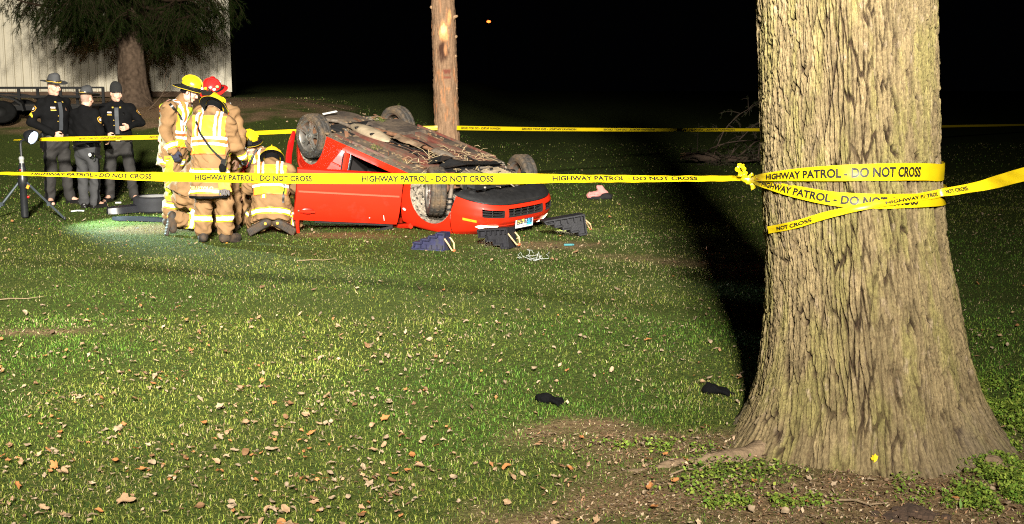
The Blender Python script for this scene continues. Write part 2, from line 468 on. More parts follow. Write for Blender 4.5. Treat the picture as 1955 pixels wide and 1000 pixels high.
# ================================================================ GRASS: single blades, near ones thinner and denser
def grass_blades():
    P = []; Wd = []; Ht = []
    for (y0, y1, dens, w, h) in ((4.6, 7.0, 7400, .0034, .029), (7.0, 9.5, 5000, .0043, .029), (9.5, 13, 3200, .0058, .030), (13, 18, 1750, .0078, .030), (18, 24, 560, .0115, .034), (24, 36, 60, .02, .040)):
        x1 = .46 * y1 + .4; n = int(dens * (y1 - y0) * 2 * x1)
        x = RNG.uniform(-x1, x1, n); y = RNG.uniform(y0, y1, n)
        k = np.abs(x) < .455 * y + .35
        x, y = x[k], y[k]; s = soil(x, y)
        k = RNG.random(len(x)) > s * .62
        k &= np.hypot(x - TX0, y - TREE_Y) > .66
        cl = fbm(x * 2.2, y * 2.2, 3, 21)
        k &= RNG.random(len(x)) < .62 + .8 * (cl - .35)
        x, y, s, cl = x[k], y[k], s[k], cl[k]
        P.append(np.stack([x, y, H(x, y) - .004], 1)); Wd.append(np.full(len(x), w) * RNG.uniform(.7, 1.3, len(x)))
        Ht.append(h * RNG.uniform(.45, 1.25, len(x)) * (1 - .45 * s) * (.75 + .6 * cl))
    P = np.concatenate(P); Wd = np.concatenate(Wd); Ht = np.concatenate(Ht); n = len(P)
    a = RNG.uniform(0, 2 * PI, n); lean = RNG.uniform(.25, 1.8, n); b = a + RNG.normal(0, .5, n)
    side = np.stack([-np.sin(a), np.cos(a), np.zeros(n)], 1); fw = np.stack([np.cos(b), np.sin(b), np.zeros(n)], 1); up = np.array([0, 0, 1.])
    mid = P + fw * (Ht * .35 * lean)[:, None] + up * (Ht * (.72 - .22 * lean))[:, None]
    tip = P + fw * (Ht * lean)[:, None] + up * (Ht * (1.05 - .5 * lean))[:, None]
    hw = Wd[:, None] * .5
    V = np.stack([P - side * hw, P + side * hw, mid - side * hw * .8, mid + side * hw * .8, tip], 1).reshape(-1, 3)
    i = np.arange(n)[:, None] * 5
    nr = P[:, 1] < 9.5; Q = (i + np.array([[0, 1, 3, 2]]))[nr]; T = np.concatenate([(i + np.array([[2, 3, 4]]))[nr], (i + np.array([[0, 1, 4]]))[~nr]])
    # colour: fresh green, olive, dry straw, in drifts
    big = fbm(P[:, 0] * .55, P[:, 1] * .55, 4, 31); med = fbm(P[:, 0] * 2.6, P[:, 1] * 2.6, 3, 41); u = RNG.random(n); u2 = RNG.random(n)
    sl = soil(P[:, 0], P[:, 1])
    g1 = np.array([.082, .178, .020]); g2 = np.array([.165, .215, .028]); g3 = np.array([.25, .225, .065]); st = np.array([.44, .355, .19]); dk = np.array([.030, .066, .012])
    t = np.clip((big - .40) * 5.0, 0, 1)[:, None]
    C = g1 * (1 - t) + g2 * t
    m = (u < .22 + .25 * t[:, 0]); C[m] = .5 * C[m] + .5 * g3
    m = u2 < np.clip(.10 + .6 * (med - .46) + .45 * sl + .008 * np.maximum(P[:, 1] - 9, 0) + .34 * np.exp(-ell_mask(P[:, 0], P[:, 1], (1.55, 12.6), 1.9, 1.9)) * 1.5 + .22 * np.exp(-ell_mask(P[:, 0], P[:, 1], (-4.2, 12.4), 1.6, .7)), .03, .65); C[m] = st * RNG.uniform(.55, 1.1, (m.sum(), 1))
    m = (u > .76); C[m] = dk
    C *= RNG.uniform(.6, 1.3, (n, 1)); C *= (.62 + .8 * fbm(P[:, 0] * .8 + 40, P[:, 1] * 1.1, 4, 57))[:, None]
    gm = mat('grass_blade', (.1, .2, .05), rough=.6, var=0, attr='tint', spec=.15)
    o = mk('lawn_grass', V, [Q, T], gm, smooth=False, attrs={'tint': np.repeat(C, 5, 0)})
    tag(o, 'short mown lawn grass with dry straw coloured blades', 'grass', kind='stuff')
grass_blades()

# ---------------------------------------------------------------- low ivy-like ground cover at the foot of the big tree
def ground_cover():
    n = 24000
    pts = []
    for (c, rx, ry, w) in (((2.52, 5.62), .30, .62, 1.0), ((2.45, 5.25), .55, .18, .9), ((1.02, 5.62), .34, .20, .14), ((.95, 5.32), .3, .14, .12), ((1.9, 5.47), .13, .06, .3), ((2.9, 6.6), .4, .8, .6), ((.75, 6.0), .3, .1, .25), ((1.1, 5.15), .4, .06, .5)):
        k = int(n * w * rx * ry * 4); a = RNG.uniform(0, 2 * PI, k); r = np.sqrt(RNG.random(k)) * (1 + .25 * RNG.normal(size=k))
        pts.append(np.stack([c[0] + rx * r * np.cos(a), c[1] + ry * r * np.sin(a)], 1))
    P = np.concatenate(pts); cl = fbm(P[:, 0] * 9, P[:, 1] * 9, 2, 77); P = P[cl > .33]; n = len(P)
    z = H(P[:, 0], P[:, 1]) + RNG.uniform(.004, .055, n); s = RNG.uniform(.005, .011, n)
    a = RNG.uniform(0, 2 * PI, n); tl = RNG.normal(0, .45, (n, 2))
    e1 = np.stack([np.cos(a), np.sin(a), tl[:, 0]], 1); e2 = np.stack([-np.sin(a), np.cos(a), tl[:, 1]], 1)
    C0 = np.stack([P[:, 0], P[:, 1], z], 1); q = s[:, None]
    V = np.stack([C0 - e1 * q, C0 + e2 * q * .7, C0 + e1 * q * 1.1, C0 - e2 * q * .7], 1).reshape(-1, 3)
    F = np.arange(4 * n).reshape(-1, 4)
    u = RNG.random(n)[:, None]
    C = np.array([.075, .16, .018]) * (1 - u) + np.array([.21, .25, .04]) * u
    C *= RNG.uniform(.6, 1.3, (n, 1))
    o = mk('ground_cover', V, F, mat('small_leaf', (.1, .3, .05), rough=.4, var=0, attr='tint'), smooth=False, attrs={'tint': np.repeat(C, 4, 0)})
    tag(o, 'low yellow-green leafy ground cover round the foot of the big tree', 'ground cover', kind='stuff')
ground_cover()

# ================================================================ BIG TREE in front, right
BARK_R = None
def trunk_r(z, th):
    """radius without bark relief; th measured from +x"""
    r = np.interp(z, [-.3, 0, .12, .26, .45, .67, 1.0, 1.41, 2.31, 6], [.90, .725, .645, .585, .540, .505, .470, .452, .446, .41])
    fl = np.clip((.75 - z) / .75, 0, 1.4) ** 2
    r = r * (1 + .030 * np.sin(3 * th + .6) + .016 * np.sin(5 * th + 2 + .5 * z))
    r = r + fl * (.11 * np.exp(-((np.mod(th - 3.55 + PI, 2 * PI) - PI) / .33) ** 2) + .10 * np.exp(-((np.mod(th - 5.75 + PI, 2 * PI) - PI) / .38) ** 2) + .05 * np.exp(-((np.mod(th - 4.75 + PI, 2 * PI) - PI) / .25) ** 2) + .07 * np.exp(-((np.mod(th - 1.3 + PI, 2 * PI) - PI) / .4) ** 2) - .03)
    return r
def trunk_pt(z, th, out=0.0):
    r = trunk_r(z, th) + out
    return np.stack([tree_axis(z) + r * np.cos(th), TREE_Y + r * np.sin(th), z + 0 * th], -1)
def big_tree():
    root = empty('oak_tree', (0, 0, 0), 0, 'thick pale brown furrowed tree trunk in the right foreground wrapped in yellow tape', 'tree')
    thf = np.concatenate([np.linspace(PI - .25, 2 * PI + .25, 620), np.linspace(2 * PI + .25, 3 * PI - .25, 90)[1:-1]])
    zz = np.concatenate([np.linspace(-.2, 2.55, 470), np.linspace(2.56, 6.5, 60)])
    TH, Z = np.meshgrid(thf, zz, indexing='xy'); nz, nt = TH.shape
    # plates of bark between furrows; furrows lean and spread where the trunk flares
    sk = .55 * np.clip(.8 - Z, 0, 1) ** 1.5
    tw = TH + .05 * (fbm(Z * 3.1 + 5, TH * 3, 3, 5) - .5) + .035 * (fbm(Z * 10, TH * 7, 3, 6) - .5) - sk * np.sin(TH * 2 + .4) * .30
    per = 118
    u = tw / (2 * PI) * per; v = Z * 3.6 + .8 * fbm(u * .7, Z * 2.0, 2, 9)
    f1, f2, idv = worley(u, v, per, 3)
    crack = 1 - sstep(.03, .19, f2 - f1)
    g1, g2, idw = worley(u * 2.05, v * 3.2 + 10, per * 2.05 and None, 13)
    fine = 1 - sstep(.0, .28, g2 - g1)
    rough = fbm(u * 2.4, Z * 46, 4, 17) - .5
    vert = fbm(u * 1.9, Z * 2.6, 3, 19)
    keep = sstep(.26, .50, fbm(u * .22, Z * 1.6, 3, 23))     # furrows are deep in places and shallow in others
    low = sstep(.35, .05, Z) * 0 + np.clip(1 - Z / .3, 0, 1)
    depth = .029 * (.35 + .65 * keep) * (1 - .45 * low)
    rel = -depth * crack + .007 * (idv - .5) * 1.6 - .007 * fine + .012 * rough + .016 * (vert - .5)
    # a few knots and holes
    for (zc, tc, rz_, rt, dp) in ((2.22, 4.68, .035, .022, .03), (1.98, 4.72, .030, .016, .03), (2.36, 4.60, .02, .03, .025), (1.62, 4.86, .03, .015, .02), (.47, 4.56, .02, .04, .012)):
        rel -= dp * np.exp(-((Z - zc) / rz_) ** 2 - ((TH - tc) / rt) ** 2)
    P = trunk_pt(Z, TH, rel)
    P[..., 2] += base_h(P[..., 0], P[..., 1])
    V = P.reshape(-1, 3); I = np.arange(nz * nt).reshape(nz, nt); J = np.roll(I, -1, 1)
    F = np.stack([I[:-1], J[:-1], J[1:], I[1:]], -1).reshape(-1, 4)
    # bark colours: tan ridges, dark brown in the furrows, yellow-green lichen, grey pink scales, grey-brown low on the right side
    li = fbm(TH * 7, Z * 3.5, 4, 51); sc = fbm(u * 1.1, Z * 16, 3, 61); br = fbm(TH * 16, Z * 9, 4, 71)
    c = np.array([.178, .136, .070]) * (.42 + 1.10 * br)[..., None]
    t = np.clip((li - .44) * 5, 0, 1)[..., None] * .65; c = c * (1 - t) + np.array([.175, .155, .050]) * (.7 + .6 * br)[..., None] * t
    t = np.clip((sc - .60) * 5, 0, 1)[..., None] * .75; c = c * (1 - t) + np.array([.26, .20, .14]) * t
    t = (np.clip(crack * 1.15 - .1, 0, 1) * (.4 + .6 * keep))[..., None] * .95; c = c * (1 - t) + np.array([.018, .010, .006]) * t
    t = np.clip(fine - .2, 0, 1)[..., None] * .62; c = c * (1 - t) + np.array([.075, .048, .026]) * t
    c = c * (.78 + .44 * RNG.random(c.shape[:2]))[..., None]
    ft = (np.clip((.27 - Z) / .3 + 1.8 * (br - .5), 0, 1) * sstep(4.45, 5.4, TH))[..., None] * .8
    c = c * (1 - ft) + np.array([.10, .078, .055]) * ft
    bm_ = mat('bark', (.3, .24, .14), rough=.9, var=.22, vs=70, bump=.45, bs=160, attr='tint', spec=.15)
    mk('trunk', V, F, bm_, root, attrs={'tint': c.reshape(-1, 3)})
    # surface roots
    rm = mat('root_bark', (.17, .12, .075), rough=.95, var=.35, vs=25, bump=.9, bs=70, spec=.1)
    for pts, r0 in (([(1.32, 5.98), (1.10, 5.86), (.86, 5.80), (.62, 5.70), (.40, 5.66)], .060), ([(2.35, 5.72), (2.5, 5.52), (2.62, 5.3)], .05)):
        L_ = np.array([(x, y, H(x, y)) for x, y in pts]); k = len(L_)
        tt = np.linspace(0, 1, 16); Q = np.stack([np.interp(tt, np.linspace(0, 1, k), L_[:, q]) for q in range(3)], 1)
        Q[:, 2] += np.linspace(.02, -.035, 16) + .006 * np.sin(np.arange(16) * 1.7)
        MB().tube(Q, np.linspace(r0, .015, 16) * (1 + .12 * np.sin(np.arange(16) * 2.3)), 10).build('root', rm, root, True)
    return root
OAK = big_tree()
def on_trunk(px, py, out=.012):
    """where the sight line through a pixel meets the trunk, a little proud of the bark"""
    d = ray(px, py); e = np.array([0, 0, EYE]); prev = 4.0
    for Y in np.arange(4.5, 6.6, .004):
        p = e + d * (Y / d[1]); x, y = p[0] - tree_axis(p[2]), p[1] - TREE_Y
        if math.hypot(x, y) < trunk_r(p[2], math.atan2(y, x)) + out: return p
    return e + d * (TREE_Y / d[1])

# ================================================================ THIN TREE behind the car (scarred trunk) with high spruce boughs
def needles_along(mb, pts, n, ln, wd, rng, spread=1.0):
    pts = np.asarray(pts); k = len(pts)
    for _ in range(n):
        t = rng.random() * (k - 1); i = min(int(t), k - 2); p = pts[i] + (pts[i + 1] - pts[i]) * (t - i); T = unit(pts[i + 1] - pts[i])
        r = unit(rng.normal(size=3)); d = unit(T * .9 + (r - T * (r @ T)) * spread); w = unit(np.cross(d, rng.normal(size=3))) * wd; l = ln * rng.uniform(.6, 1.2)
        mb.add([p - w, p + w, p + d * l], [(0, 1, 2)])
def spray(wood, leaf, p0, d, length, rng, nb=7, nl=.05, dens=150, droop=.35):
    """one bough: a drooping twig with side twigs, all set with needles"""
    k = 7; pts = [np.array(p0)]; dd = unit(d)
    for i in range(k):
        dd = unit(dd + np.array([0, 0, -droop / k * 1.6])); pts.append(pts[-1] + dd * length / k)
    wood.tube(pts, np.linspace(.012, .003, k + 1), 4, cap=False)
    needles_along(leaf, pts[1:], int(dens * length * .5), nl, .0035, rng)
    for j in range(nb):
        t = rng.uniform(.15, .95) * k; i = min(int(t), k - 1); q = pts[i] + (pts[i + 1] - pts[i]) * (t - i)
        T = unit(pts[i + 1] - pts[i]); s = unit(np.cross(T, rng.normal(size=3))); l2 = length * rng.uniform(.22, .5) * (1.1 - .6 * t / k)
        a = [q]; e = unit(T * .6 + s * .7)
        for _ in range(4):
            e = unit(e + np.array([0, 0, -.28])); a.append(a[-1] + e * l2 / 4)
        wood.tube(a, np.linspace(.005, .002, 5), 3, cap=False)
        needles_along(leaf, a, int(dens * l2), nl, .0032, rng)
NEEDLE = mat('spruce_needle', (.036, .050, .014), rough=.5, var=.5, vs=3, spec=.3)
TWIG = mat('twig_bark', (.10, .065, .04), rough=.9, var=.4, vs=20)
def thin_tree():
    rng = np.random.default_rng(5)
    b = at(857, 275, 19.2); root = empty('spruce_tree', (b[0], b[1], H(b[0], b[1])), 0, 'slim straight scarred tree trunk standing just behind the overturned car', 'tree')
    nz, nt = 190, 110
    Z, TH = np.meshgrid(np.linspace(-.1, 6.5, nz), np.linspace(0, 2 * PI, nt, endpoint=False), indexing='ij')
    R = np.interp(Z, [-.1, .1, .5, 1.5, 2.6, 6.5], [.30, .25, .212, .196, .190, .165])
    per = 26; u = TH / (2 * PI) * per
    f1, f2, idv = worley(u + .4 * (fbm(Z * 5, TH * 3, 2, 4) - .5), Z * 11, per, 8)
    rel = .010 * (idv - .5) + .010 * (fbm(Z * 26, TH * 9, 3, 14) - .5) - .012 * (1 - sstep(0, .3, f2 - f1)) + .018 * (fbm(Z * 1.3, TH * 1.2, 2, 33) - .5)
    rel -= .02 * np.exp(-((Z - 2.36) / .22) ** 2 - ((TH - 4.7) / .55) ** 2)
    R = R + rel
    X = R * np.cos(TH) - .024 * Z; Y = R * np.sin(TH)
    c = np.array([.215, .132, .078]) * (.5 + .8 * fbm(TH * 8, Z * 9, 4, 24))[..., None]
    t = np.clip((fbm(TH * 6, Z * 7, 3, 44) - .56) * 7, 0, 1)[..., None] * .7; c = c * (1 - t) + np.array([.34, .145, .06]) * t
    # the wound: bark torn off, raw orange wood above, dark sap below
    def spot_(zc, tc, rz, rt): return np.clip(1.5 - ((Z - zc) / rz) ** 2 - ((TH - tc) / rt) ** 2 + 1.8 * (fbm(TH * 11, Z * 13, 3, 91) - .5), 0, 1)[..., None]
    for zc, tc, rz, rt, cc in ((2.62, 4.72, .16, .45, (.52, .25, .10)), (2.66, 4.75, .07, .28, (.66, .46, .22)), (2.33, 4.62, .17, .50, (.045, .02, .012)), (2.36, 4.85, .10, .16, (.33, .16, .075)), (2.02, 4.9, .035, .4, (.13, .04, .025)), (1.93, 4.9, .02, .35, (.16, .05, .03)), (2.85, 5.3, .12, .2, (.5, .25, .1)), (1.75, 5.0, .03, .2, (.30, .15, .07))):
        t = spot_(zc, tc, rz, rt); c = c * (1 - t) + np.array(cc) * t
    V = np.stack([X, Y, Z], -1).reshape(-1, 3); I = np.arange(nz * nt).reshape(nz, nt); J = np.roll(I, -1, 1)
    mk('trunk', V, np.stack([I[:-1], J[:-1], J[1:], I[1:]], -1).reshape(-1, 4), mat('scarred_bark', (.2, .15, .1), rough=.9, var=.2, vs=40, bump=.4, bs=90, attr='tint', spec=.2), root, attrs={'tint': c.reshape(-1, 3)})
    kn = mat('raw_wood', (.26, .16, .085), rough=.8, var=.3, vs=30)
    for z, a, l in ((2.80, 5.9, .07), (3.12, 5.7, .05), (2.5, 6.1, .04), (2.95, 3.4, .04), (1.7, 5.9, .03), (2.2, 5.95, .03)):
        d = np.array([math.cos(a), math.sin(a), .3]); p = np.array([-.024 * z, 0, z]) + d * .17
        MB().tube([p, p + d * l * .6, p + d * l], [.032, .026, .014], 7).build('branch_stub', kn, root, True)
    wood, leaf = MB(), MB()
    for (az, z0, ln, tipz) in ((.10, 5.6, 3.0, 3.75), (-.35, 5.9, 3.5, 3.7), (PI - .1, 5.8, 3.3, 3.7), (PI + .5, 6.1, 2.6, 4.6), (1.6, 6, 2.6, 4.6), (-1.2, 6.2, 2.0, 4.9), (2.3, 5.9, 3.0, 4.2), (.7, 6.1, 2.8, 4.3)):
        p0 = np.array([-.14, 0, z0]); d = np.array([math.cos(az), math.sin(az), 0])
        L_ = [p0 + d * ln * t + np.array([0, 0, (tipz - z0) * t ** 1.6]) for t in np.linspace(0, 1, 9)]
        wood.tube(L_, np.linspace(.05, .010, 9), 6, cap=False)
        for t in np.linspace(.25, 1, 13):
            i = min(int(t * 8), 7); p = L_[i] + (L_[i + 1] - L_[i]) * (t * 8 - i); s = 1 if rng.random() < .5 else -1
            spray(wood, leaf, p, d * .5 + np.array([-d[1], d[0], 0]) * s * .6 + np.array([0, 0, -.2]), rng.uniform(.35, .7), rng, 5, .035, 240, .9)
    wood.build('limbs', TWIG, root); leaf.build('crown', NEEDLE, root)
    return root
THIN = thin_tree()

# ================================================================ SPRUCE on the left in front of the shed
def big_spruce():
    rng = np.random.default_rng(9)
    x, y = at(257, 195, 29.5)[:2]
    root = empty('spruce_tree', (x, y, H(x, y)), 0, 'big dark spruce with low drooping branches in front of the pale shed', 'tree')
    nz, nt = 120, 80
    Z, TH = np.meshgrid(np.linspace(-.2, 9, nz), np.linspace(0, 2 * PI, nt, endpoint=False), indexing='ij')
    R = np.interp(Z, [-.2, .1, .5, 1.2, 2.2, 9], [.50, .40, .335, .30, .285, .14]) * (1 + .05 * np.sin(TH * 4 + Z))
    R = R + .05 * (fbm(TH * 5, Z * 5, 4, 12) - .5) + .03 * (fbm(TH * 14, Z * 14, 2, 15) - .5)
    X = R * np.cos(TH) - .035 * Z; Y = R * np.sin(TH)
    V = np.stack([X, Y, Z], -1).reshape(-1, 3); I = np.arange(nz * nt).reshape(nz, nt); J = np.roll(I, -1, 1)
    mk('trunk', V, np.stack([I[:-1], J[:-1], J[1:], I[1:]], -1).reshape(-1, 4), mat('spruce_bark', (.075, .052, .036), rough=.95, var=.5, vs=12, bump=.6, bs=40, spec=.1), root)
    wood, leaf = MB(), MB()
    for i in range(56):
        z0 = rng.uniform(2.6, 6.5) if i > 22 else rng.uniform(2.1, 3.3); az = i * 2.399 + rng.normal() * .2; ln = rng.uniform(1.7, 2.75) * (1 - .05 * max(z0 - 3, 0))
        d = np.array([math.cos(az), math.sin(az), 0]); tipz = z0 - rng.uniform(.0, .5)
        L_ = [np.array([-.035 * z0, 0, z0]) + d * ln * t + np.array([0, 0, -.7 * t * (1 - t) * 1.6 + (tipz - z0) * t]) for t in np.linspace(0, 1, 9)]
        wood.tube(L_, np.linspace(.075, .012, 9), 6, cap=False)
        for t in np.linspace(.14, 1, 15):
            k = min(int(t * 8), 7); p = L_[k] + (L_[k + 1] - L_[k]) * (t * 8 - k); s = 1 if rng.random() < .5 else -1
            spray(wood, leaf, p, d * .6 + np.array([-d[1], d[0], 0]) * s * .8 + np.array([0, 0, -.15]), rng.uniform(.6, 1.2), rng, 8, .09, 150, .85)
    # the low limb that reaches out to the right, bare near the trunk
    L_ = [np.array(p) for p in ((-.06, -.1, 1.9), (.5, -.3, 2.05), (1.1, -.5, 2.25), (1.6, -.6, 2.7), (2.2, -.7, 3.0))]
    wood.tube(L_, [.10, .085, .07, .05, .03], 7, cap=False)
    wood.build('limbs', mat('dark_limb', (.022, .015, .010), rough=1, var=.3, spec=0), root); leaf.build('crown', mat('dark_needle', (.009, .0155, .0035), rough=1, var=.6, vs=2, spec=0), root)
    return root
big_spruce()

# ================================================================ SHED of ribbed metal siding
def shed():
    cream = mat('cream_steel', (.54, .49, .37), rough=.45, var=.08, vs=2, spec=.4)
    trim = mat('dark_trim', (.05, .04, .035), rough=.7, var=.3)
    A = np.array([-25.0, 33.2]); Bc = np.array(at(437, 150, 36.4)[:2]); L_ = np.linalg.norm(Bc - A); ang = math.atan2(*(Bc - A)[::-1])
    root = empty('metal_shed', (Bc[0], Bc[1], 1.40), ang, 'long pale cream metal shed with vertical ribs behind the spruce', 'shed')
    pw = .914; n = int(L_ / pw)
    prof = []                                       # one siding sheet: four ribs on a flat pan
    for k in range(4):
        x0 = k * pw / 4; prof += [(x0, 0), (x0 + .085, 0), (x0 + .100, .045), (x0 + .135, .045), (x0 + .150, 0)]
    prof.append((pw - .004, 0))
    P = np.array(prof); k = len(P)
    V = np.concatenate([np.stack([P[:, 0], -P[:, 1], np.full(k, 0.12)], 1), np.stack([P[:, 0], -P[:, 1], np.full(k, 5.2)], 1)])
    Fq = [(i, i + 1, k + i + 1, k + i) for i in range(k - 1)]
    mb = MB().add(V, Fq); me = mb.mesh('siding_panel', cream)
    for i in range(n):
        o = link('siding_panel', me, root); o.location = (-(i + 1) * pw, -.003 * (i % 2), 0)
    MB().box((-L_ / 2, .10, 2.6), (L_, .14, 5.2)).box((-.07, 3.5, 2.6), (.12, 6.8, 5.2)).build('wall', trim, root)
    MB().box((.03, -.02, 2.66), (.10, .10, 5.1)).build('corner_trim', cream, root)
    MB().box((-L_ / 2, .02, .05), (L_ + .1, .09, .16)).build('base_board', mat('weathered_board', (.10, .06, .035), rough=.9, var=.3, vs=4), root)
    return root
shed()

# ================================================================ TRAILER beside the shed
def trailer():
    blk = mat('black_steel', (.006, .006, .006), rough=.6, var=.3, vs=12, spec=.2); wood = mat('old_deck_wood', (.03, .025, .02), rough=.9, var=.4, vs=10)
    rub = mat('trailer_rubber', (.006, .006, .006), rough=.9, var=.3, spec=.1)
    x, y = at(2, 215, 27.2)[:2]; root = empty('utility_trailer', (x, y, H(x, y)), math.radians(6), 'low black utility trailer with railings parked along the shed', 'trailer'); root.scale = (1, .85, .74)
    MB().box((0, 0, .50), (4.2, 1.7, .05)).build('deck', wood, root)
    f = MB()
    for s in (-.86, .86): f.box((0, s, .44), (4.3, .07, .14))
    for q in (-2.1, 0, 2.1): f.box((q, 0, .43), (.07, 1.66, .10))
    f.build('frame', blk, root)
    for s in (-.86, .86):
        MB().box((0, s, 1.02), (4.2, .05, .055)).build('top_rail', blk, root)
        MB().box((0, s, .76), (4.2, .035, .04)).build('middle_rail', blk, root)
        for q in (-2.08, -1.05, 0.62, 1.5, 2.08): MB().box((q, s, .76), (.06, .055, .54)).build('post', blk, root)
    for sx in (-.55, .25):
        for s in (-1.0, 1.0):
            w = empty('wheel', (sx, s, .33)); w.parent = root
            R = Rx(PI / 2); MB().lathe([(.16, -.09), (.30, -.095), (.33, -.06), (.33, .06), (.30, .095), (.16, .09)], 28, R=R).build('tyre', rub, w, True)
            MB().lathe([(.0, -.05), (.10, -.05), (.16, -.09), (.16, .09), (.1, .05), (0, .05)], 20, R=R).build('rim', blk, w, True)
    for s in (-1.0, 1.0):
        m = MB(); a = np.linspace(0, PI, 12)
        for rr, zz in ((1, 0),):
            pr = [(-.15 + .92 * math.cos(q), .36 + .50 * math.sin(q) ** .7) for q in a] + [(-.15 + .88 * math.cos(q), .35 + .46 * math.sin(q) ** .7) for q in a[::-1]]
            m.prism(pr, s - .13, s + .13)
        m.build('fender', blk, root)
    MB().tube([(-2.1, .8, .44), (-3.1, 0, .44), (-2.1, -.8, .44)], .04, 6).build('tongue', blk, root)
trailer()

# ---------------------------------------------------------------- bare sapling right of the spruce
def sapling():
    p = at(303, 200, 28.6); x, y = p[0], p[1]
    root = empty('bare_sapling', (x, y, H(x, y)), 0, 'small bare leafless sapling against the foot of the shed', 'sapling')
    MB().tube([(-.25, 0, 0), (-.1, 0, .15), (.06, 0, .32), (.2, .02, .55), (.33, 0, .85)], [.010, .009, .007, .005, .003], 6).build('stem', TWIG, root, True)
    for a in ([(.06, 0, .32), (.25, .1, .42), (.42, .12, .62)], [(.2, .02, .55), (.16, 0, .8), (.24, 0, .95)], [(-.1, 0, .15), (-.3, .1, .28), (-.42, 0, .42)]):
        MB().tube(a, [.005, .004, .002], 5).build('branch', TWIG, root, True)
sapling()

# ================================================================ FALLEN BRANCH pile, behind right
def fallen_branch():
    rng = np.random.default_rng(3)
    p = at(1370, 300, 27.0); root = empty('fallen_branch', (p[0], p[1], H(p[0], p[1])), 0, 'broken tree top with bare twigs lying on the dark lawn beyond the big tree', 'fallen branch')
    raw = mat('fresh_break', (.26, .15, .08), rough=.85, var=.5, vs=14)
    brk = mat('branch_bark', (.075, .048, .032), rough=.9, var=.5, vs=16, bump=.5, bs=40)
    L_ = np.array([(-.72, 0, .18), (-.45, .02, .16), (0, .1, .12), (.6, .2, .10), (1.3, .3, .12), (2.2, .5, .3)])
    tt = np.linspace(0, 1, 22); Q = np.stack([np.interp(tt, np.linspace(0, 1, 6), L_[:, q]) for q in range(3)], 1)
    MB().tube(Q, np.interp(tt, [0, .2, 1], [.085, .10, .04]) * (1 + .15 * np.sin(np.arange(22) * 2.1)), 10).build('trunk', brk, root, True)
    m = MB()
    for i in range(14):
        a = rng.uniform(0, 2 * PI); r = rng.uniform(.01, .07); q = np.array([-.72, r * math.cos(a), .18 + r * math.sin(a)])
        m.tube([q + np.array([.06, 0, 0]), q + np.array([-rng.uniform(.02, .16), rng.normal() * .02, rng.normal() * .02])], [.02, .004], 4)
    m.build('splintered_end', raw, root)
    wood, leaf = MB(), MB()
    for a in ([(-.1, 0, .15), (.0, .0, .45), (.15, 0, .8), (.45, .05, 1.1), (.85, .1, 1.32)], [(.3, .1, .15), (.45, .1, .5), (.8, .1, .85), (1.15, .1, 1.02)], [(-.3, 0, .2), (-.15, -.1, .38), (.3, -.1, .52), (1.1, -.05, .55), (1.9, 0, .4)], [(.5, 0, .2), (.8, -.1, .5), (1.4, -.1, .75), (1.9, 0, .7)], [(.0, -.1, .1), (-.1, -.3, .05), (.0, -.5, -.05)], [(.9, 0, .1), (1.0, .1, .9), (1.3, .15, 1.5), (1.6, .1, 1.75)]):
        P = np.array(a, float); t2 = np.linspace(0, 1, 10); Q = np.stack([np.interp(t2, np.linspace(0, 1, len(P)), P[:, q]) for q in range(3)], 1)
        MB().tube(Q, np.linspace(.020, .005, 10), 5).build('branch', brk, root, True)
        for q in Q[4:]:
            for _ in range(2): spray(wood, leaf, q, rng.normal(size=3) * np.array([1, .6, .6]), rng.uniform(.25, .5), rng, 4, .05, 70, .5)
    for i in range(60):
        q = np.array([rng.uniform(-.6, 2.4), rng.normal() * .35 - .2, rng.uniform(.0, .35)])
        spray(wood, leaf, q, rng.normal(size=3) * np.array([1, .6, .35]) + np.array([0, 0, .1]), rng.uniform(.3, .7), rng, 5, .05, 80, .4)
    tag(wood.build('twigs', mat('dark_twig', (.04, .026, .016), rough=.9), root), kind='stuff'); leaf.build('needles', NEEDLE, root)
fallen_branch()

# ---------------------------------------------------------------- a distant orange lamp
def far_lamp():
    p = at(933, 41, 150); root = empty('distant_lamp', (p[0], p[1], H(p[0], p[1])), 0, 'tiny orange lamp glowing far off in the black night', 'lamp')
    h = p[2] - H(p[0], p[1])
    MB().tube([(0, 0.2, 0), (0, .2, h + .3)], .06, 6).tube([(0, .2, h + .3), (0, .2, h + .35), (0, -.05, h + .25)], .04, 5).build('pole', mat('lamp_pole', (.003, .003, .003), rough=1, spec=0), root)
    MB().ball((0, 0, 0), (.26, .18, .16), 10).build('lens', mat('orange_glow', (.6, .1, .02), emit=((1, .13, .02), 6.0)), root, True).location = (0, 0, h)
far_lamp()
# ================================================================ OVERTURNED RED COUPE (built upright, x forward, then turned over)
RED = mat('red_paint', (.57, .020, .005), rough=.48, var=.10, vs=2.5, coat=.06, spec=.22, dirt=(.15, .035, .018), dmask=(.54, .80))
UNDER = mat('dirty_underbody', (.050, .037, .029), rough=.8, var=.6, vs=7, bump=.8, bs=22, dirt=(.135, .098, .066), dmask=(.42, .66))
UNRED = mat('underbody_red_primer', (.14, .036, .024), rough=.75, var=.5, vs=6, bump=.5, bs=25, dirt=(.11, .075, .05), dmask=(.42, .60))
BLK = mat('black_plastic', (.016, .016, .017), rough=.42, var=.3, vs=14, bump=.25, bs=40)
DARK = mat('dark_interior', (.012, .010, .010), rough=.85, var=.3)
LINER = mat('wheel_well_liner', (.26, .22, .17), rough=.95, var=.75, vs=26, bump=1.0, bs=60, dirt=(.02, .018, .015), dmask=(.52, .58))
RUBBER = mat('tyre_rubber', (.030, .027, .024), rough=.8, var=.35, vs=8, dirt=(.13, .088, .05), dmask=(.44, .68))
ALLOY = mat('alloy', (.22, .205, .185), rough=.4, metal=.6, var=.3, vs=9, dirt=(.20, .10, .05), dmask=(.52, .68))
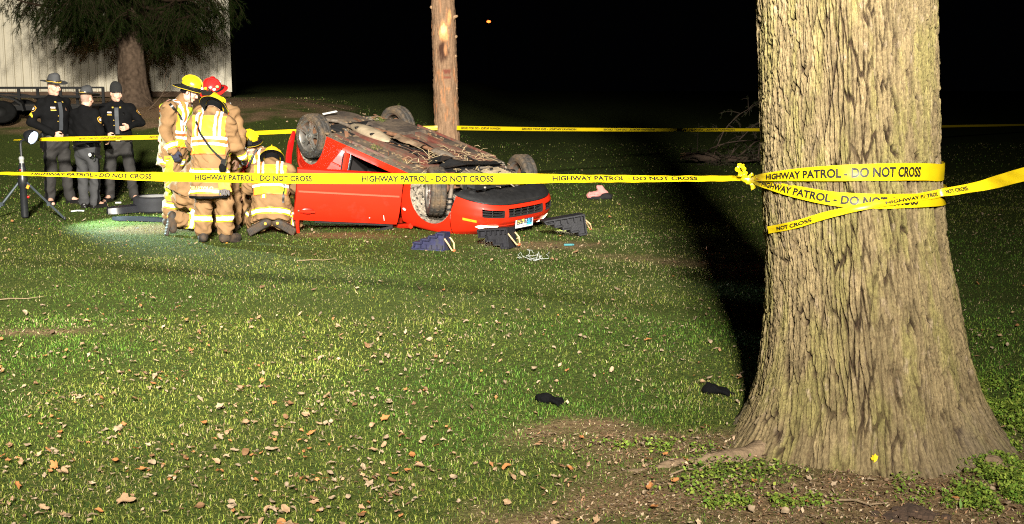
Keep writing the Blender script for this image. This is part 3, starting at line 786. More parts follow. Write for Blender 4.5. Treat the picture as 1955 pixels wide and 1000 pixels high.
STEEL = mat('worn_steel', (.32, .27, .22), rough=.5, metal=.5, var=.5, vs=10, dirt=(.12, .075, .045), dmask=(.45, .65))
RUST = mat('rusty_iron', (.15, .070, .035), rough=.85, var=.6, vs=10, bump=.5, bs=40)
SHINE = mat('heat_shield', (.40, .32, .22), rough=.5, metal=.3, var=.35, vs=6, bump=.8, bs=16)
AMBER = mat('amber_lens', (.85, .34, .02), rough=.2, var=.1, coat=.6)
WHITEP = mat('white_print', (.78, .77, .74), rough=.5, var=.05)
GLASS = mat('dark_glass', (.015, .02, .02), rough=.06, var=0, spec=.8)
CHROME = mat('chrome', (.75, .75, .75), rough=.15, metal=1, var=0)

CAR_M = np.array([[0.69596363, -0.70630588, -0.12948604], [-0.67804124, -0.70575805, 0.20534275], [-0.23642061, -0.05511421, -0.97008645]])
CAR_T = np.array([-1.27, 16.22, 1.155])
car = empty('overturned_car', (0, 0, 0), 0, 'bright red two-door car lying on its roof with its wheels in the air', 'car')
MM = Matrix([list(CAR_M[i]) + [CAR_T[i]] for i in range(3)] + [[0, 0, 0, 1]])
car.matrix_world = MM

XF0, XR0, WID = 2.16, -2.12, .85
def vw(v): return np.interp(v, [0, .04, .12, .28, .45, .6, .75, .88, .96, 1], [.74, .795, .822, .838, .848, .847, .836, .815, .79, .73])
def vxf(v): return np.interp(v, [0, .04, .12, .25, .45, .65, .85, 1], [1.98, 2.05, 2.10, 2.15, 2.17, 2.14, 2.06, 1.90])
def vxr(v): return np.interp(v, [0, .05, .15, .4, .8, 1], [-1.86, -1.93, -1.97, -2.0, -1.98, -1.9])
def zlo(x): return np.interp(x, [-2.15, -1.6, -.9, .9, 1.7, 2.2], [.30, .22, .17, .17, .19, .21])
def zhi(x): return np.interp(x, [-2.15, -1.3, .3, 1.0, 1.6, 1.95, 2.2], [.95, .97, .90, .88, .80, .70, .62])
def surf_y(x, v):
    xf, xr, w = vxf(v), vxr(v), vw(v); xc = .5 * (xf + xr); a = .5 * (xf - xr); n = 5.2
    return w * np.maximum(1 - np.abs((x - xc) / a) ** n, 0) ** (1 / 3.2)
def surf_x(y, v):
    xf, xr, w = vxf(v), vxr(v), vw(v); xc = .5 * (xf + xr); a = .5 * (xf - xr); n = 5.2
    return xc + a * np.maximum(1 - np.abs(y / w) ** 3.2, 0) ** (1 / n)
def v_of(x, z): return (z - zlo(x)) / (zhi(x) - zlo(x))

def body_shell():
    vs = np.unique(np.concatenate([np.linspace(0, .12, 6), np.linspace(.12, .88, 20), np.linspace(.88, 1, 6)]))
    K = 72; tt = np.linspace(0, 1, K)
    rows = []
    for v in vs:
        xf, xr, w = vxf(v), vxr(v), vw(v); xc, a = .5 * (xf + xr), .5 * (xf - xr)
        th = PI * tt; c = np.cos(th); s = np.sin(th)
        x = xc + a * np.sign(c) * np.abs(c) ** .55
        y = w * np.maximum(1 - np.abs((x - xc) / a) ** 5.2, 0) ** (1 / 3.2)
        # crisper corners: blend in samples spaced in y near the ends
        zz = zlo(x) + (zhi(x) - zlo(x)) * v
        rows.append((x, y, zz))
    V = []; N_ = 2 * K - 2
    for x, y, z in rows:
        ring = [(x[i], y[i], z[i]) for i in range(K)] + [(x[i], -y[i], z[i]) for i in range(K - 2, 0, -1)]
        V += ring
    F = []
    for i in range(len(vs) - 1):
        for j in range(N_): F.append((i * N_ + j, i * N_ + (j + 1) % N_, (i + 1) * N_ + (j + 1) % N_, (i + 1) * N_ + j))
    def cap(b, flip):
        for i in range(1, K - 2):
            q = (b + i, b + i + 1, b + N_ - i - 1, b + N_ - i); F.append(q[::-1] if flip else q)
        t = (b + 0, b + 1, b + N_ - 1); F.append(t[::-1] if flip else t)
        t = (b + K - 1, b + K, b + K - 2); F.append(t[::-1] if flip else t)
    cap(0, True); cap((len(vs) - 1) * N_, False)
    bm = bmesh.new(); bv = [bm.verts.new(p) for p in V]
    for f in F:
        try: bm.faces.new([bv[i] for i in f])
        except ValueError: pass
    bmesh.ops.remove_doubles(bm, verts=bm.verts, dist=1e-5); bmesh.ops.recalc_face_normals(bm, faces=bm.faces)
    me = bpy.data.meshes.new('body'); bm.to_mesh(me); bm.free()
    return me
SL = [RED, DARK, LINER, UNDER]
def carve(me, cutters):
    for m in SL: me.materials.append(m)
    ob = bpy.data.objects.new('tmp_body', me); COL.objects.link(ob); cs = []
    for mb, slot in cutters:
        mb.mi = [slot] * len(mb.f); cme = mb.mesh('tmp_cut', SL)
        bm = bmesh.new(); bm.from_mesh(cme); bmesh.ops.recalc_face_normals(bm, faces=bm.faces); bm.to_mesh(cme); bm.free()
        c = bpy.data.objects.new('tmp_cut', cme); COL.objects.link(c); cs.append(c)
        md = ob.modifiers.new('b', 'BOOLEAN'); md.operation = 'DIFFERENCE'; md.solver = 'EXACT'; md.object = c
    bpy.context.view_layer.update()
    out = bpy.data.meshes.new_from_object(ob.evaluated_get(bpy.context.evaluated_depsgraph_get()))
    for o in cs + [ob]:
        m = o.data; bpy.data.objects.remove(o); bpy.data.meshes.remove(m)
    return out
def lathe_cut(cx, sgn, r):
    a = np.linspace(0, 2 * PI, 36, endpoint=False); poly = [(cx + r * math.cos(q), .315 + (r * 1.04 if math.sin(q) > 0 else r) * math.sin(q)) for q in a]
    m = MB(); y0, y1 = (.36, 1.1) if sgn > 0 else (-1.1, -.36); m.prism(poly, y0, y1); return m
def rbox(x0, x1, y0, y1, z0, z1, r=.05):
    pts = []
    for cx, cz, a0 in ((x1 - r, z1 - r, 0), (x0 + r, z1 - r, PI / 2), (x0 + r, z0 + r, PI), (x1 - r, z0 + r, 1.5 * PI)):
        for q in np.linspace(a0, a0 + PI / 2, 5): pts.append((cx + r * math.cos(q), cz + r * math.sin(q)))
    return MB().prism(pts, y0, y1)
FAX, RAX = 1.275, -1.275
me = body_shell()
cut = [(lathe_cut(FAX, 1, .372), 2), (lathe_cut(FAX, -1, .372), 2), (lathe_cut(RAX, 1, .36), 2), (lathe_cut(RAX, -1, .36), 2),
       (rbox(-.50, .78, -.55, 1.2, .285, 1.3, .07), 1)]
# underside recesses: engine bay from below, tunnel, fuel tank step
cut += [(MB().box((1.42, 0, .2), (.72, 1.05, .42)), 1), (MB().box((.05, 0, .15), (1.9, .30, .22)), 3)]
# bumper openings
def front_box(y0, y1, z0, z1):
    m = MB(); return rbox(1.0, 1.5, 0, 0, 0, 1) if False else MB().box((2.2, (y0 + y1) / 2, (z0 + z1) / 2), (.36, y1 - y0, z1 - z0))
GR = [(-.30, .30, .315, .425), (.345, .62, .33, .425), (-.62, -.345, .33, .425)]
for i, (y0, y1, z0, z1) in enumerate(GR):
    if i == 0: cut.append((front_box(y0, y1, z0, z1), 1))
    else:
        s = 1 if y0 > 0 else -1
        cut.append((MB().box((2.06, (y0 + y1) / 2, (z0 + z1) / 2), (.40, y1 - y0, z1 - z0), Rz(s * .22)), 1))
shell = carve(me, cut)
co = np.zeros(len(shell.vertices) * 3); shell.vertices.foreach_get('co', co); co = co.reshape(-1, 3)
dent = (fbm(co[:, 0] * 2.3 + 7, co[:, 2] * 4.0 + co[:, 1], 3, 66) - .45) * .035 * sstep(-.6, -1.0, co[:, 0]) + (fbm(co[:, 0] * 3 + 2, co[:, 2] * 5, 2, 67) - .4) * .012
co[:, 1] -= np.sign(co[:, 1]) * dent * (np.abs(co[:, 1]) > .6); shell.vertices.foreach_set('co', co.ravel()); shell.update()
def take(me, name, planes, mats, parent, offset=0.0):
    """the part of the shell on the positive side of all planes"""
    bm = bmesh.new(); bm.from_mesh(me)
    for c, n in planes:
        bmesh.ops.bisect_plane(bm, geom=bm.verts[:] + bm.edges[:] + bm.faces[:], plane_co=Vector(c), plane_no=Vector(n).normalized(), clear_inner=True)
    if offset:
        bm.normal_update()
        for v in bm.verts: v.co += v.normal * offset
    m2 = bpy.data.meshes.new(name); bm.to_mesh(m2); bm.free()
    for m in mats: m2.materials.append(m)
    m2.polygons.foreach_set('use_smooth', [True] * len(m2.polygons)); m2.set_sharp_from_angle(angle=math.radians(32)); m2.update()
    return link(name, m2, parent)
XB = 1.63
body = take(shell, 'body', [((XB - .004, 0, 0), (-1, 0, 0))], SL, car)
bump = take(shell, 'front_bumper', [((XB + .004, 0, 0), (1, 0, 0)), ((1.9, 0, .266), (-.06, 0, 1))], SL, car)
vala = take(shell, 'bumper_valance', [((XB + .004, 0, 0), (1, 0, 0)), ((1.9, 0, .262), (.06, 0, -1))], [BLK, BLK, BLK, BLK], car, .005)
# underside colour: floor pan faces get the dirty underbody material
bm = bmesh.new(); bm.from_mesh(body.data)
for f in bm.faces:
    if f.normal.z < -.75 and f.calc_center_median().z < .30 and f.material_index == 0: f.material_index = 3
bm.to_mesh(body.data); bm.free()

def strip_x(name, z, x0, x1, hz, out, m, parent, n=24, side=1, flip=False):
    """a moulding lying along the body side"""
    x = np.linspace(x0, x1, n); V = []; F = []
    for i, xx in enumerate(x):
        v = v_of(xx, z); y = surf_y(xx, v) * side
        V += [(xx, y + .001 * side, z - hz), (xx, y + out * side, z - hz * .5), (xx, y + out * side, z + hz * .5), (xx, y + .001 * side, z + hz)]
    for i in range(n - 1):
        for j in range(3): F.append((i * 4 + j, i * 4 + j + 1, i * 4 + 5 + j, i * 4 + 4 + j))
    return MB().add(V, F).build(name, m, parent, True)
strip_x('side_moulding', .50, -.86 + .0, -.52, .014, .012, RED, body, 10)
# grille bars and studs in the openings
for i, (y0, y1, z0, z1) in enumerate(GR):
    g = MB(); n = 7
    for zz in (z0 + (z1 - z0) * .33, z0 + (z1 - z0) * .67):
        ys_ = np.linspace(y0 + .004, y1 - .004, 9); g.tube([(float(surf_x(q, v_of(2.1, zz))) - .035, q, zz) for q in ys_], .007, 4)
    for q in np.linspace(y0, y1, 6 if i == 0 else 3)[1:-1]:
        g.tube([(float(surf_x(q, v_of(2.1, z0))) - .04, q, z0 - .01), (float(surf_x(q, v_of(2.1, z1))) - .04, q, z1 + .01)], .006, 4)
    go = g.build('grille', BLK, car)
    st = MB()
    for zz in (z0 + (z1 - z0) * .33, z0 + (z1 - z0) * .67):
        for q in np.linspace(y0, y1, 6 if i == 0 else 3)[1:-1]: st.ball((float(surf_x(q, v_of(2.1, zz))) - .026, q, zz), .010, 6)
    st.build('studs', CHROME, go)
# slots in the black valance
s_ = MB()
for q in np.linspace(-.24, .24, 9):
    s_.box((float(surf_x(q, v_of(2.1, .245))) + .010, q, .244), (.012, .045, .012))
s_.build('air_slots', DARK, vala)
# crease along the bumper
c_ = MB(); yy = np.linspace(-.70, .70, 40)
c_.tube([(float(surf_x(q, v_of(2.1, .545))) + .001, q, .545) for q in yy], .008, 6); c_.build('bumper_crease', RED, bump, True)
# headlights (lit), touching the ground
LITM = mat('lit_headlamp', (.9, .85, .7), rough=.2, var=0, emit=((1, .83, .55), 5.0))
for s in (1, -1):
    n = 12; V = []; F = []
    for i, q in enumerate(np.linspace(.40, .70, n)):
        for zz in (.535, .57, .62, .655):
            x = float(surf_x(q, v_of(2.0, min(zz, .68)))); V.append((x + .006 + .012 * (zz in (.57, .62)), q * s, zz))
    for i in range(n - 1):
        for j in range(3):
            f = (i * 4 + j, i * 4 + j + 1, i * 4 + 5 + j, i * 4 + 4 + j); F.append(f if s > 0 else f[::-1])
    h = MB().add(V, F).build('headlight', LITM, car, True)
    d = bpy.data.lights.new('headlight_beam', 'SPOT'); d.energy = 45; d.spot_size = 2.2; d.spot_blend = .8; d.shadow_soft_size = .06; d.color = (1, .85, .6)
    lo_ = bpy.data.objects.new('headlight_beam', d); COL.objects.link(lo_); lo_.parent = car; lo_.location = (2.20, .58 * s, .60)
    lo_.rotation_euler = Vector((1, .25 * s, .35)).to_track_quat('-Z', 'Y').to_euler()
# amber side marker, fender badge
for s in (1,):
    V = []; 
    for xx in (1.80, 1.95):
        for zz in (.475, .505): V.append((xx, float(surf_y(xx, v_of(xx, zz))) * s + .008, zz))
    MB().add(V + [(a, b - .02, c) for a, b, c in V], [(0, 2, 3, 1), (0, 4, 6, 2), (1, 3, 7, 5), (0, 1, 5, 4), (2, 6, 7, 3)]).build('side_marker', AMBER, bump)
bd = MB(); yb = float(surf_y(.84, v_of(.84, .66))); bd.ball((.84, yb + .004, .665), (.032, .006, .017), 12); bd.build('badge', WHITEP, car, True)
# licence plate
pl = empty('licence_plate', (0, 0, 0)); pl.parent = car
PX = float(surf_x(0.15, v_of(2.1, .52))) + .014
pl.location = (PX + .01, 0.0, .510); pl.rotation_euler = (0, .10, 0)
m = MB(); m.box((0, 0, 0), (.004, .305, .152)); pm = m.build('plate_sheet', mat('plate_white', (.80, .80, .76), rough=.4, var=.06, vs=6), pl)
MB().box((.003, -.085, .016), (.0025, .095, .085)).build('sky_print', mat('plate_blue', (.06, .42, .75), rough=.4, var=.3, vs=20), pm)
MB().box((.003, .065, -.020), (.0025, .14, .075)).build('field_print', mat('plate_gold', (.80, .60, .12), rough=.4, var=.4, vs=20), pm)
MB().box((.003, -.115, -.058), (.0025, .04, .022)).build('sticker', mat('plate_red', (.7, .04, .03), rough=.4, var=0), pm)
MB().box((.003, .03, -.062), (.0025, .17, .014)).build('foot_print', mat('plate_green', (.05, .12, .05), rough=.4, var=0), pm)
V, F = text2d('ESP 8518'); Wt = V[:, 0].max()
MB().add([(.0058, -(x / Wt - .5) * .265, (y - .5) * .072) for x, y in V], F).build('lettering', mat('plate_ink', (.03, .03, .06), rough=.5, var=0), pm)
V, F = text2d('OHIO'); Wt = V[:, 0].max()
MB().add([(.0058, -(x / Wt - .5) * .10, .046 + y * .018) for x, y in V], F).build('lettering', mat('plate_red_ink', (.55, .03, .03), rough=.5, var=0), pm)
MB().box((-.006, 0, .0), (.006, .325, .175)).build('plate_frame', BLK, pl)

# ---------------------------------------------------------------- the open driver's door
door = empty('door', (.80, .862, 0)); door.parent = car; DA = math.radians(63)
door.rotation_euler = (math.radians(-2.0), math.radians(-1.5), -DA)
DL = 1.32; nx_, nz_ = 28, 16
V = []; F = []
xs_ = np.linspace(-DL, 0, nx_); zs_ = np.linspace(.235, .895, nz_)
for side in (0, 1):
    for xx in xs_:
        for zz in zs_:
            v = (zz - .17) / .73; y = np.interp(v, [0, .12, .28, .45, .6, .75, .88, 1], [-.06, -.035, -.012, 0, 0, -.010, -.032, -.075])
            r = 0
            if side == 1: y = y - .09
            V.append((xx, y, zz))
o_ = nx_ * nz_
for i in range(nx_ - 1):
    for j in range(nz_ - 1):
        a = i * nz_ + j; F.append((a, a + 1, a + nz_ + 1, a + nz_)); F.append((o_ + a, o_ + a + nz_, o_ + a + nz_ + 1, o_ + a + 1))
for i in range(nx_ - 1):
    for j in (0, nz_ - 1):
        a = i * nz_ + j; q = (a, a + nz_, o_ + a + nz_, o_ + a); F.append(q if j == 0 else q[::-1])
for j in range(nz_ - 1):
    for i in (0, nx_ - 1):
        a = i * nz_ + j; q = (a, o_ + a, o_ + a + 1, a + 1); F.append(q if i == 0 else q[::-1])
dsk = MB().add(V, F).build('door_skin', RED, door, True)
# moulding, handle, window frame, glass edge, mirror
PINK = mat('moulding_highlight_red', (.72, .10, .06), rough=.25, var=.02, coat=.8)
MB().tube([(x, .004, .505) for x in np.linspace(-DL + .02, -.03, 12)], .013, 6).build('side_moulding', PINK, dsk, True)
hd = MB(); hd.box((-DL + .155, .012, .752), (.185, .022, .030)); hd.build('door_handle', RED, dsk)
hb = MB(); hb.ball((-DL + .155, -.006, .752), (.085, .016, .042), 16); hb.build('handle_recess', mat('red_recess_shade', (.42, .014, .006), rough=.35, var=.05), dsk, True)  # raised oval, its darker red puts the recess's shade into the colour
MB().ball((-DL + .045, .004, .752), (.012, .006, .012), 8).build('key_lock', STEEL, dsk)
MB().box((-.38, .001, .80), (.012, .004, .012)).build('chip', WHITEP, dsk)
MB().box((-.19, -.018, .80), (.006, .004, .07), Ry(.25)).build('scratch', WHITEP, dsk)
wf = MB(); wf.tube([(-DL + .05, -.06, .88), (-DL + .06, -.075, .97), (-DL + .09, -.10, 1.12)], [.052, .05, .045], 8, flat=.5)
wf.build('window_post', RED, door, True)
MB().tube([(-DL + .10, -.10, 1.12), (-.55, -.14, 1.11), (-.05, -.07, .93)], .02, 6).build('window_frame', BLK, door, True)
MB().box((-.55, -.085, .91), (1.0, .03, .02)).build('window_seal', BLK, door)

# ---------------------------------------------------------------- crushed roof and pillars (mostly against the ground)
rf = MB(); P_ = []; F_ = []
XS = np.linspace(-1.75, .75, 20)
for xx in XS:
    zt = np.interp(xx, [-1.75, -1.2, -.4, .1, .75], [.98, 1.12, 1.19, 1.17, .93]); w = np.interp(xx, [-1.75, -.8, .75], [.60, .62, .66])
    P_ += [(xx, -w, zt - .10), (xx, -w * .9, zt - .02), (xx, -w * .5, zt), (xx, w * .5, zt), (xx, w * .9, zt - .02), (xx, w, zt - .10)]
for i in range(len(XS) - 1):
    for j in range(5): F_.append((i * 6 + j, i * 6 + 6 + j, i * 6 + 7 + j, i * 6 + 1 + j))
rf.add(P_, F_).build('roof', RED, car, True)
for s in (1, -1):
    MB().tube([(-.62, .83 * s, .86), (-.70, .74 * s, 1.0), (-.75, .63 * s, 1.12)], .045, 8).build('pillar', RED, car, True)
    MB().tube([(.95, .80 * s, .86), (.4, .66 * s, 1.08)], .035, 8).build('pillar', RED, car, True)
    MB().add([(-1.65, .80 * s, .94), (-.78, .80 * s, .90), (-.80, .64 * s, 1.10), (-1.5, .62 * s, 1.04)], [(0, 1, 2, 3)]).build('quarter_window', GLASS, car)
# door jamb seen through the open door: red B pillar with a black seal
MB().tube([(-.455, .785, .27), (-.475, .80, .55), (-.50, .79, .86)], .042, 8).build('door_jamb', RED, car, True)
MB().tube([(-.385, .775, .30), (-.405, .79, .55), (-.43, .78, .86)], .016, 6).build('door_seal', BLK, car, True)
st_ = MB(); st_.box((.0, .30, .62), (.50, .46, .18)); st_.box((-.30, .30, .80), (.16, .46, .55), Ry(-.2)); st_.build('seat', DARK, car)
# rear lamp cluster, torn rear bumper
TL = mat('tail_lens', (.45, .01, .01), rough=.15, var=.1, coat=.7)
MB().tube([(-1.66, .80, .34), (-1.69, .815, .50), (-1.73, .81, .70), (-1.76, .78, .92)], [.030, .05, .05, .05], 8, flat=.6).build('tail_light', TL, car, True); MB().box((-2.02, -.66, .80), (.16, .22, .16), Rz(.3)).build('tail_light', TL, car)

# ---------------------------------------------------------------- wheels
def wheel(x, y, steer, camber=0.0, out=1):
    """axis along y; out=+1 when the outer face looks to +y"""
    w = empty('wheel', (x, y, .30)); w.parent = car; w.rotation_euler = (camber, 0, steer)
    R = Rx(-PI / 2) if out > 0 else Rx(PI / 2)     # local z of the lathe -> outward
    prof = [(.205, -.075), (.215, -.092), (.255, -.101), (.285, -.094), (.300, -.080)]
    for z in np.linspace(-.074, .074, 14): prof.append((.3065 - .6 * z * z, z))
    prof += [(.300, .080), (.285, .094), (.255, .101), (.215, .092), (.205, .075)]
    n = 96; V = []; k = len(prof)
    for i, (r, z) in enumerate(prof):
        for j in range(n):
            a = 2 * PI * j / n; rr = r
            if 5 <= i < 19:
                row = i - 5; groove = row in (3, 4, 9, 10); blk = ((j + (row // 3) * 2) % 4) == 0
                rr = r - (.009 if groove else (.006 if blk else 0))
            elif r > .283 and (j % 4) < 1: rr = r - .004
            V.append((rr * math.cos(a), rr * math.sin(a), z))
    F = [(i * n + j, i * n + (j + 1) % n, (i + 1) * n + (j + 1) % n, (i + 1) * n + j) for i in range(k - 1) for j in range(n)]
    V = np.array(V) @ R.T
    MB().add(V, F).build('tyre', RUBBER, w, False)
    rim = MB(); rim.lathe([(.207, .075), (.214, .092), (.205, .094), (.196, .080), (.188, .03), (.182, -.06), (.200, -.085), (.207, -.092), (.207, -.075)], 48, R=R)
    ro = rim.build('rim', ALLOY, w, True)
    sp = MB()
    for q in range(5):
        for dd in (-.13, .13):
            a = 2 * PI * q / 5 + dd + .3; rot = np.array([[math.cos(a), -math.sin(a), 0], [math.sin(a), math.cos(a), 0], [0, 0, 1.]])
            pr = [(-.055, .075), (.055, .060), (.055, .085), (-.055, .098)]
            Vb = []
            for xx, hw, z0, z1 in ((.045, .021, .050, .080), (.12, .017, .050, .078), (.19, .019, .045, .083)):
                Vb += [(xx, -hw, z0), (xx, hw, z0), (xx, hw * .7, z1), (xx, -hw * .7, z1)]
            Fb = [(i * 4 + j, i * 4 + (j + 1) % 4, i * 4 + 4 + (j + 1) % 4, i * 4 + 4 + j) for i in range(2) for j in range(4)]
            sp.add(np.array(Vb) @ rot.T @ R.T, Fb)
    sp.build('spokes', ALLOY, ro)
    hb = MB(); hb.lathe([(.068, .05), (.066, .085), (.055, .092), (.052, .084), (.030, .086), (.028, .093), (0, .094)], 24, R=R)
    for q in range(5):
        a = 2 * PI * q / 5; hb.ball(R @ np.array([.06 * math.cos(a), .06 * math.sin(a), .088]), .009, 6)
    hb.build('hub', ALLOY, ro, True)
    MB().lathe([(0, -.005), (.13, -.005), (.13, .018), (0, .018)], 32, R=R).lathe([(0, -.12), (.05, -.12), (.055, -.02), (0, -.02)], 16, R=R).build('brake_disc', RUST, w, True)
    MB().box(R @ np.array([.11, .02, -.02]), (.09, .07, .12) if True else 0).build('brake_caliper', STEEL, w)
    return w
wheel(FAX, .745, math.radians(33), .04, 1)
wheel(FAX + .03, -.745, math.radians(18), .02, -1).location[2] = .285
wheel(RAX, .745, 0, -.05, 1)
wheel(RAX, -.745, math.radians(-3), .05, -1)

# ---------------------------------------------------------------- what one sees on the upturned underside
def debris_shards(): pass
u = lambda *a: np.array(a, float)
def part(name, mb, m, smooth=True): return mb.build(name, m, car, smooth)
for s in (1, -1):
    part('spring', MB().tube([(FAX + .02 + .055 * math.cos(t), (.50 + .05 * 0) * s + .055 * math.sin(t), .40 + .011 * t) for t in np.linspace(0, 26, 90)], .011, 6), BLK)
    part('strut', MB().tube([(FAX + .02, .50 * s, .22), (FAX + .02, .50 * s, .72)], .028, 10), STEEL)
    part('control_arm', MB().tube([(FAX, .60 * s, .185), (FAX + .08, .42 * s, .15), (FAX - .02, .22 * s, .15)], [.035, .04, .045], 8, flat=.6).tube([(FAX + .08, .42 * s, .15), (FAX - .30, .30 * s, .155)], .03, 7), BLK)
    part('drive_shaft', MB().tube([(FAX, .62 * s, .28), (FAX + .05, .12 * s, .27)], .022, 10).ball((FAX, .58 * s, .28), .055, 12).ball((FAX + .05, .16 * s, .27), .055, 12), RUST)
    part('tie_rod', MB().tube([(FAX - .12, .62 * s, .24), (FAX - .16, .2 * s, .22)], .012, 6), STEEL)
    part('sill_flange', MB().box((-.02, .735 * s, .158), (1.62, .012, .035)), UNRED, False)
    part('floor_rail', MB().box((.05, .42 * s, .150), (1.75, .09, .045)).box((1.0, .40 * s, .155), (.5, .10, .06), Rz(.1 * s)), UNRED, False)
    part('trailing_arm', MB().tube([(RAX + .55, .50 * s, .17), (RAX + .2, .55 * s, .17), (RAX, .60 * s, .24)], .032, 8), BLK)
part('subframe', MB().box((1.10, 0, .135), (.13, .92, .06)).box((1.68, 0, .15), (.10, .95, .06)).box((1.4, .10, .13), (.5, .07, .05)), BLK, False)
op = MB(); op.box((1.43, -.18, .175), (.34, .30, .12), taper=1.15)
for i in range(8): op.box((1.43 - .155 + i * .044, -.18, .112), (.012, .28, .02))
part('oil_pan', op, SHINE, False)
part('gearbox', MB().ball((1.40, .26, .21), (.19, .17, .12), 16).box((1.34, .20, .12), (.20, .16, .05)).tube([(1.2, .26, .2), (1.1, .1, .17)], .06, 10), STEEL)
jk = MB(); rg = np.random.default_rng(17)
for i in range(60):
    c = u(rg.uniform(1.14, 1.72), rg.uniform(-.50, .50), rg.uniform(.11, .26)); jk.box(c, rg.uniform(.02, .10, 3), Rz(rg.uniform(0, 3)) @ Rx(rg.uniform(-.4, .4)))
part('engine_parts', jk, BLK, False)
jk = MB()
for i in range(26):
    c = u(rg.uniform(1.2, 1.75), rg.uniform(-.52, .45), rg.uniform(.10, .20)); d = unit(rg.normal(size=3) * u(1, 1, .25)); jk.tube([c, c + d * .08, c + d * .16 + u(0, .03, 0)], rg.uniform(.006, .016), 6)
part('hoses', jk, STEEL)
part('exhaust_pipe', MB().tube([(1.2, .05, .16), (.95, .02, .13), (.3, .0, .12), (-.35, -.02, .12), (-.70, .10, .12), (-.95, .22, .13)], .030, 10), RUST)
part('catalytic_converter', MB().ball((.55, .0, .115), (.24, .085, .05), 16), STEEL)
mf = MB(); mf.ball((-.62, .30, .118), (.42, .135, .075), 18); part('muffler', mf, SHINE)
part('muffler_strap', MB().box((-.78, .30, .075), (.03, .27, .02)).box((-.45, .30, .075), (.03, .27, .02)), BLK, False)
part('tail_pipe', MB().tube([(-.95, .34, .13), (-1.25, .36, .12), (-1.55, .40, .17), (-1.8, .42, .25)], .024, 8), STEEL)
part('fuel_tank', MB().box((-.78, -.30, .145), (.60, .54, .07), taper=1.1), UNDER, False)
part('rear_axle', MB().tube([(RAX, .62, .25), (RAX + .05, .3, .19), (RAX + .05, -.3, .19), (RAX, -.62, .25)], .038, 10).box((RAX + .12, 0, .165), (.10, 1.05, .045)), BLK)
part('spare_wheel_well', MB().lathe([(0, .20), (.25, .20), (.29, .215), (.33, .27)], 28, c=(-1.72, -.1, 0)), UNDER)
part('rear_panel', MB().box((-1.60, .36, .225), (.36, .36, .02), Ry(-.05)), UNDER, False)
part('sheared_bracket', MB().box((-1.72, .16, .135), (.035, .22, .012), Rz(.15) @ Rx(.15)), WHITEP, False)
part('floor_panel', MB().box((.30, .23, .158), (.75, .22, .012)).box((.28, -.24, .157), (.80, .24, .012)).box((-.35, -.22, .153), (.4, .18, .014), Rz(.1)), UNRED, False)
hs = MB()
for (cx, cy, lx, ly, k) in ((-.05, .07, .55, .16, 9), (.80, .08, .32, .13, 6)):
    gx, gy = np.meshgrid(np.linspace(-.5, .5, 14), np.linspace(-.5, .5, 7), indexing='ij'); rz_ = .100 - .03 * np.cos(gy * 4) + .022 * (fbm(gx * 9 + k, gy * 6, 3, k) - .5)
    VV = np.stack([cx + gx * lx, cy + gy * ly * (1 + .3 * np.sin(gx * 7 + k)), rz_], -1).reshape(-1, 3); hs.add(VV, [(i * 7 + j, i * 7 + j + 1, i * 7 + 8 + j, i * 7 + 7 + j) for i in range(13) for j in range(6)])
part('heat_shield', hs, mat('rusty_shield', (.19, .125, .08), rough=.6, metal=.2, var=.6, vs=9, dirt=(.24, .18, .115), dmask=(.52, .66)), True)
part('torn_splash_shield', MB().add([(.90, .40, .13), (1.10, .50, .09), (1.22, .20, .03), (.98, .05, .07), (.85, .2, .05), (1.25, -.15, .06), (1.02, -.35, .10), (1.3, -.45, .07)], [(0, 1, 2, 4), (4, 2, 3), (3, 2, 5), (3, 5, 6), (6, 5, 7)]), BLK, False)
part('torn_liner', MB().add([(.58, .30, .14), (.80, .48, .12), (.95, .42, .05), (.72, .18, .055), (.55, .10, .13), (.88, .12, .04)], [(0, 1, 2, 3), (0, 3, 4), (3, 2, 5)]), BLK, False)
for k in range(9):
    cb = MB()
    y0 = rg.uniform(-.4, .45); x0 = rg.uniform(-.9, 1.0); cb.tube([(x0 + t, y0 + .05 * math.sin(6 * t + k), .142 - .02 * math.sin(3 * t)) for t in np.linspace(0, rg.uniform(.3, .9), 10)], .007, 5); part('cable', cb, BLK)
mud = MB()
for k in range(420):
    x0 = rg.uniform(-1.9, 1.1); y0 = rg.uniform(-.74, .78); mud.ball((x0, y0, float(zlo(x0)) - .004), (rg.uniform(.01, .05), rg.uniform(.01, .04), rg.uniform(.004, .016)), 6)
tag(part('mud', mud, mat('caked_mud', (.17, .115, .065), rough=.95, var=.5, vs=12)), kind='stuff')
bits = MB()
for k in range(110):
    x0 = rg.uniform(.3, 1.3); y0 = rg.normal() * .3; d = unit(rg.normal(size=3) * u(1, 1, .15)) * rg.uniform(.06, .22); p = u(x0, y0, .125); bits.tube([p, p + d * .5 + u(0, 0, -.02), p + d], .0035, 3)
tag(part('straw', bits, mat('dry_straw', (.50, .38, .22), rough=.8, var=.3)), kind='stuff')
tuft = MB()
for (cx, cy, cz, k) in ((-.15, .58, .165, 120), (-1.05, -.22, .10, 160), (.5, .63, .17, 30), (-1.28, -.76, .0, 14)):
    for _ in range(k):
        p = u(cx, cy, cz) + rg.normal(size=3) * u(.05, .04, .006); d = unit(rg.normal(size=3) * u(1, 1, .6) - u(0, 0, .9)) * rg.uniform(.03, .075); w = u(-d[1], d[0], 0) * .05
        tuft.add([p - w, p + w, p + d], [(0, 1, 2)])
tag(part('grass_clump', tuft, mat('torn_grass', (.13, .16, .03), rough=.7, var=.4, vs=9), False), kind='stuff')

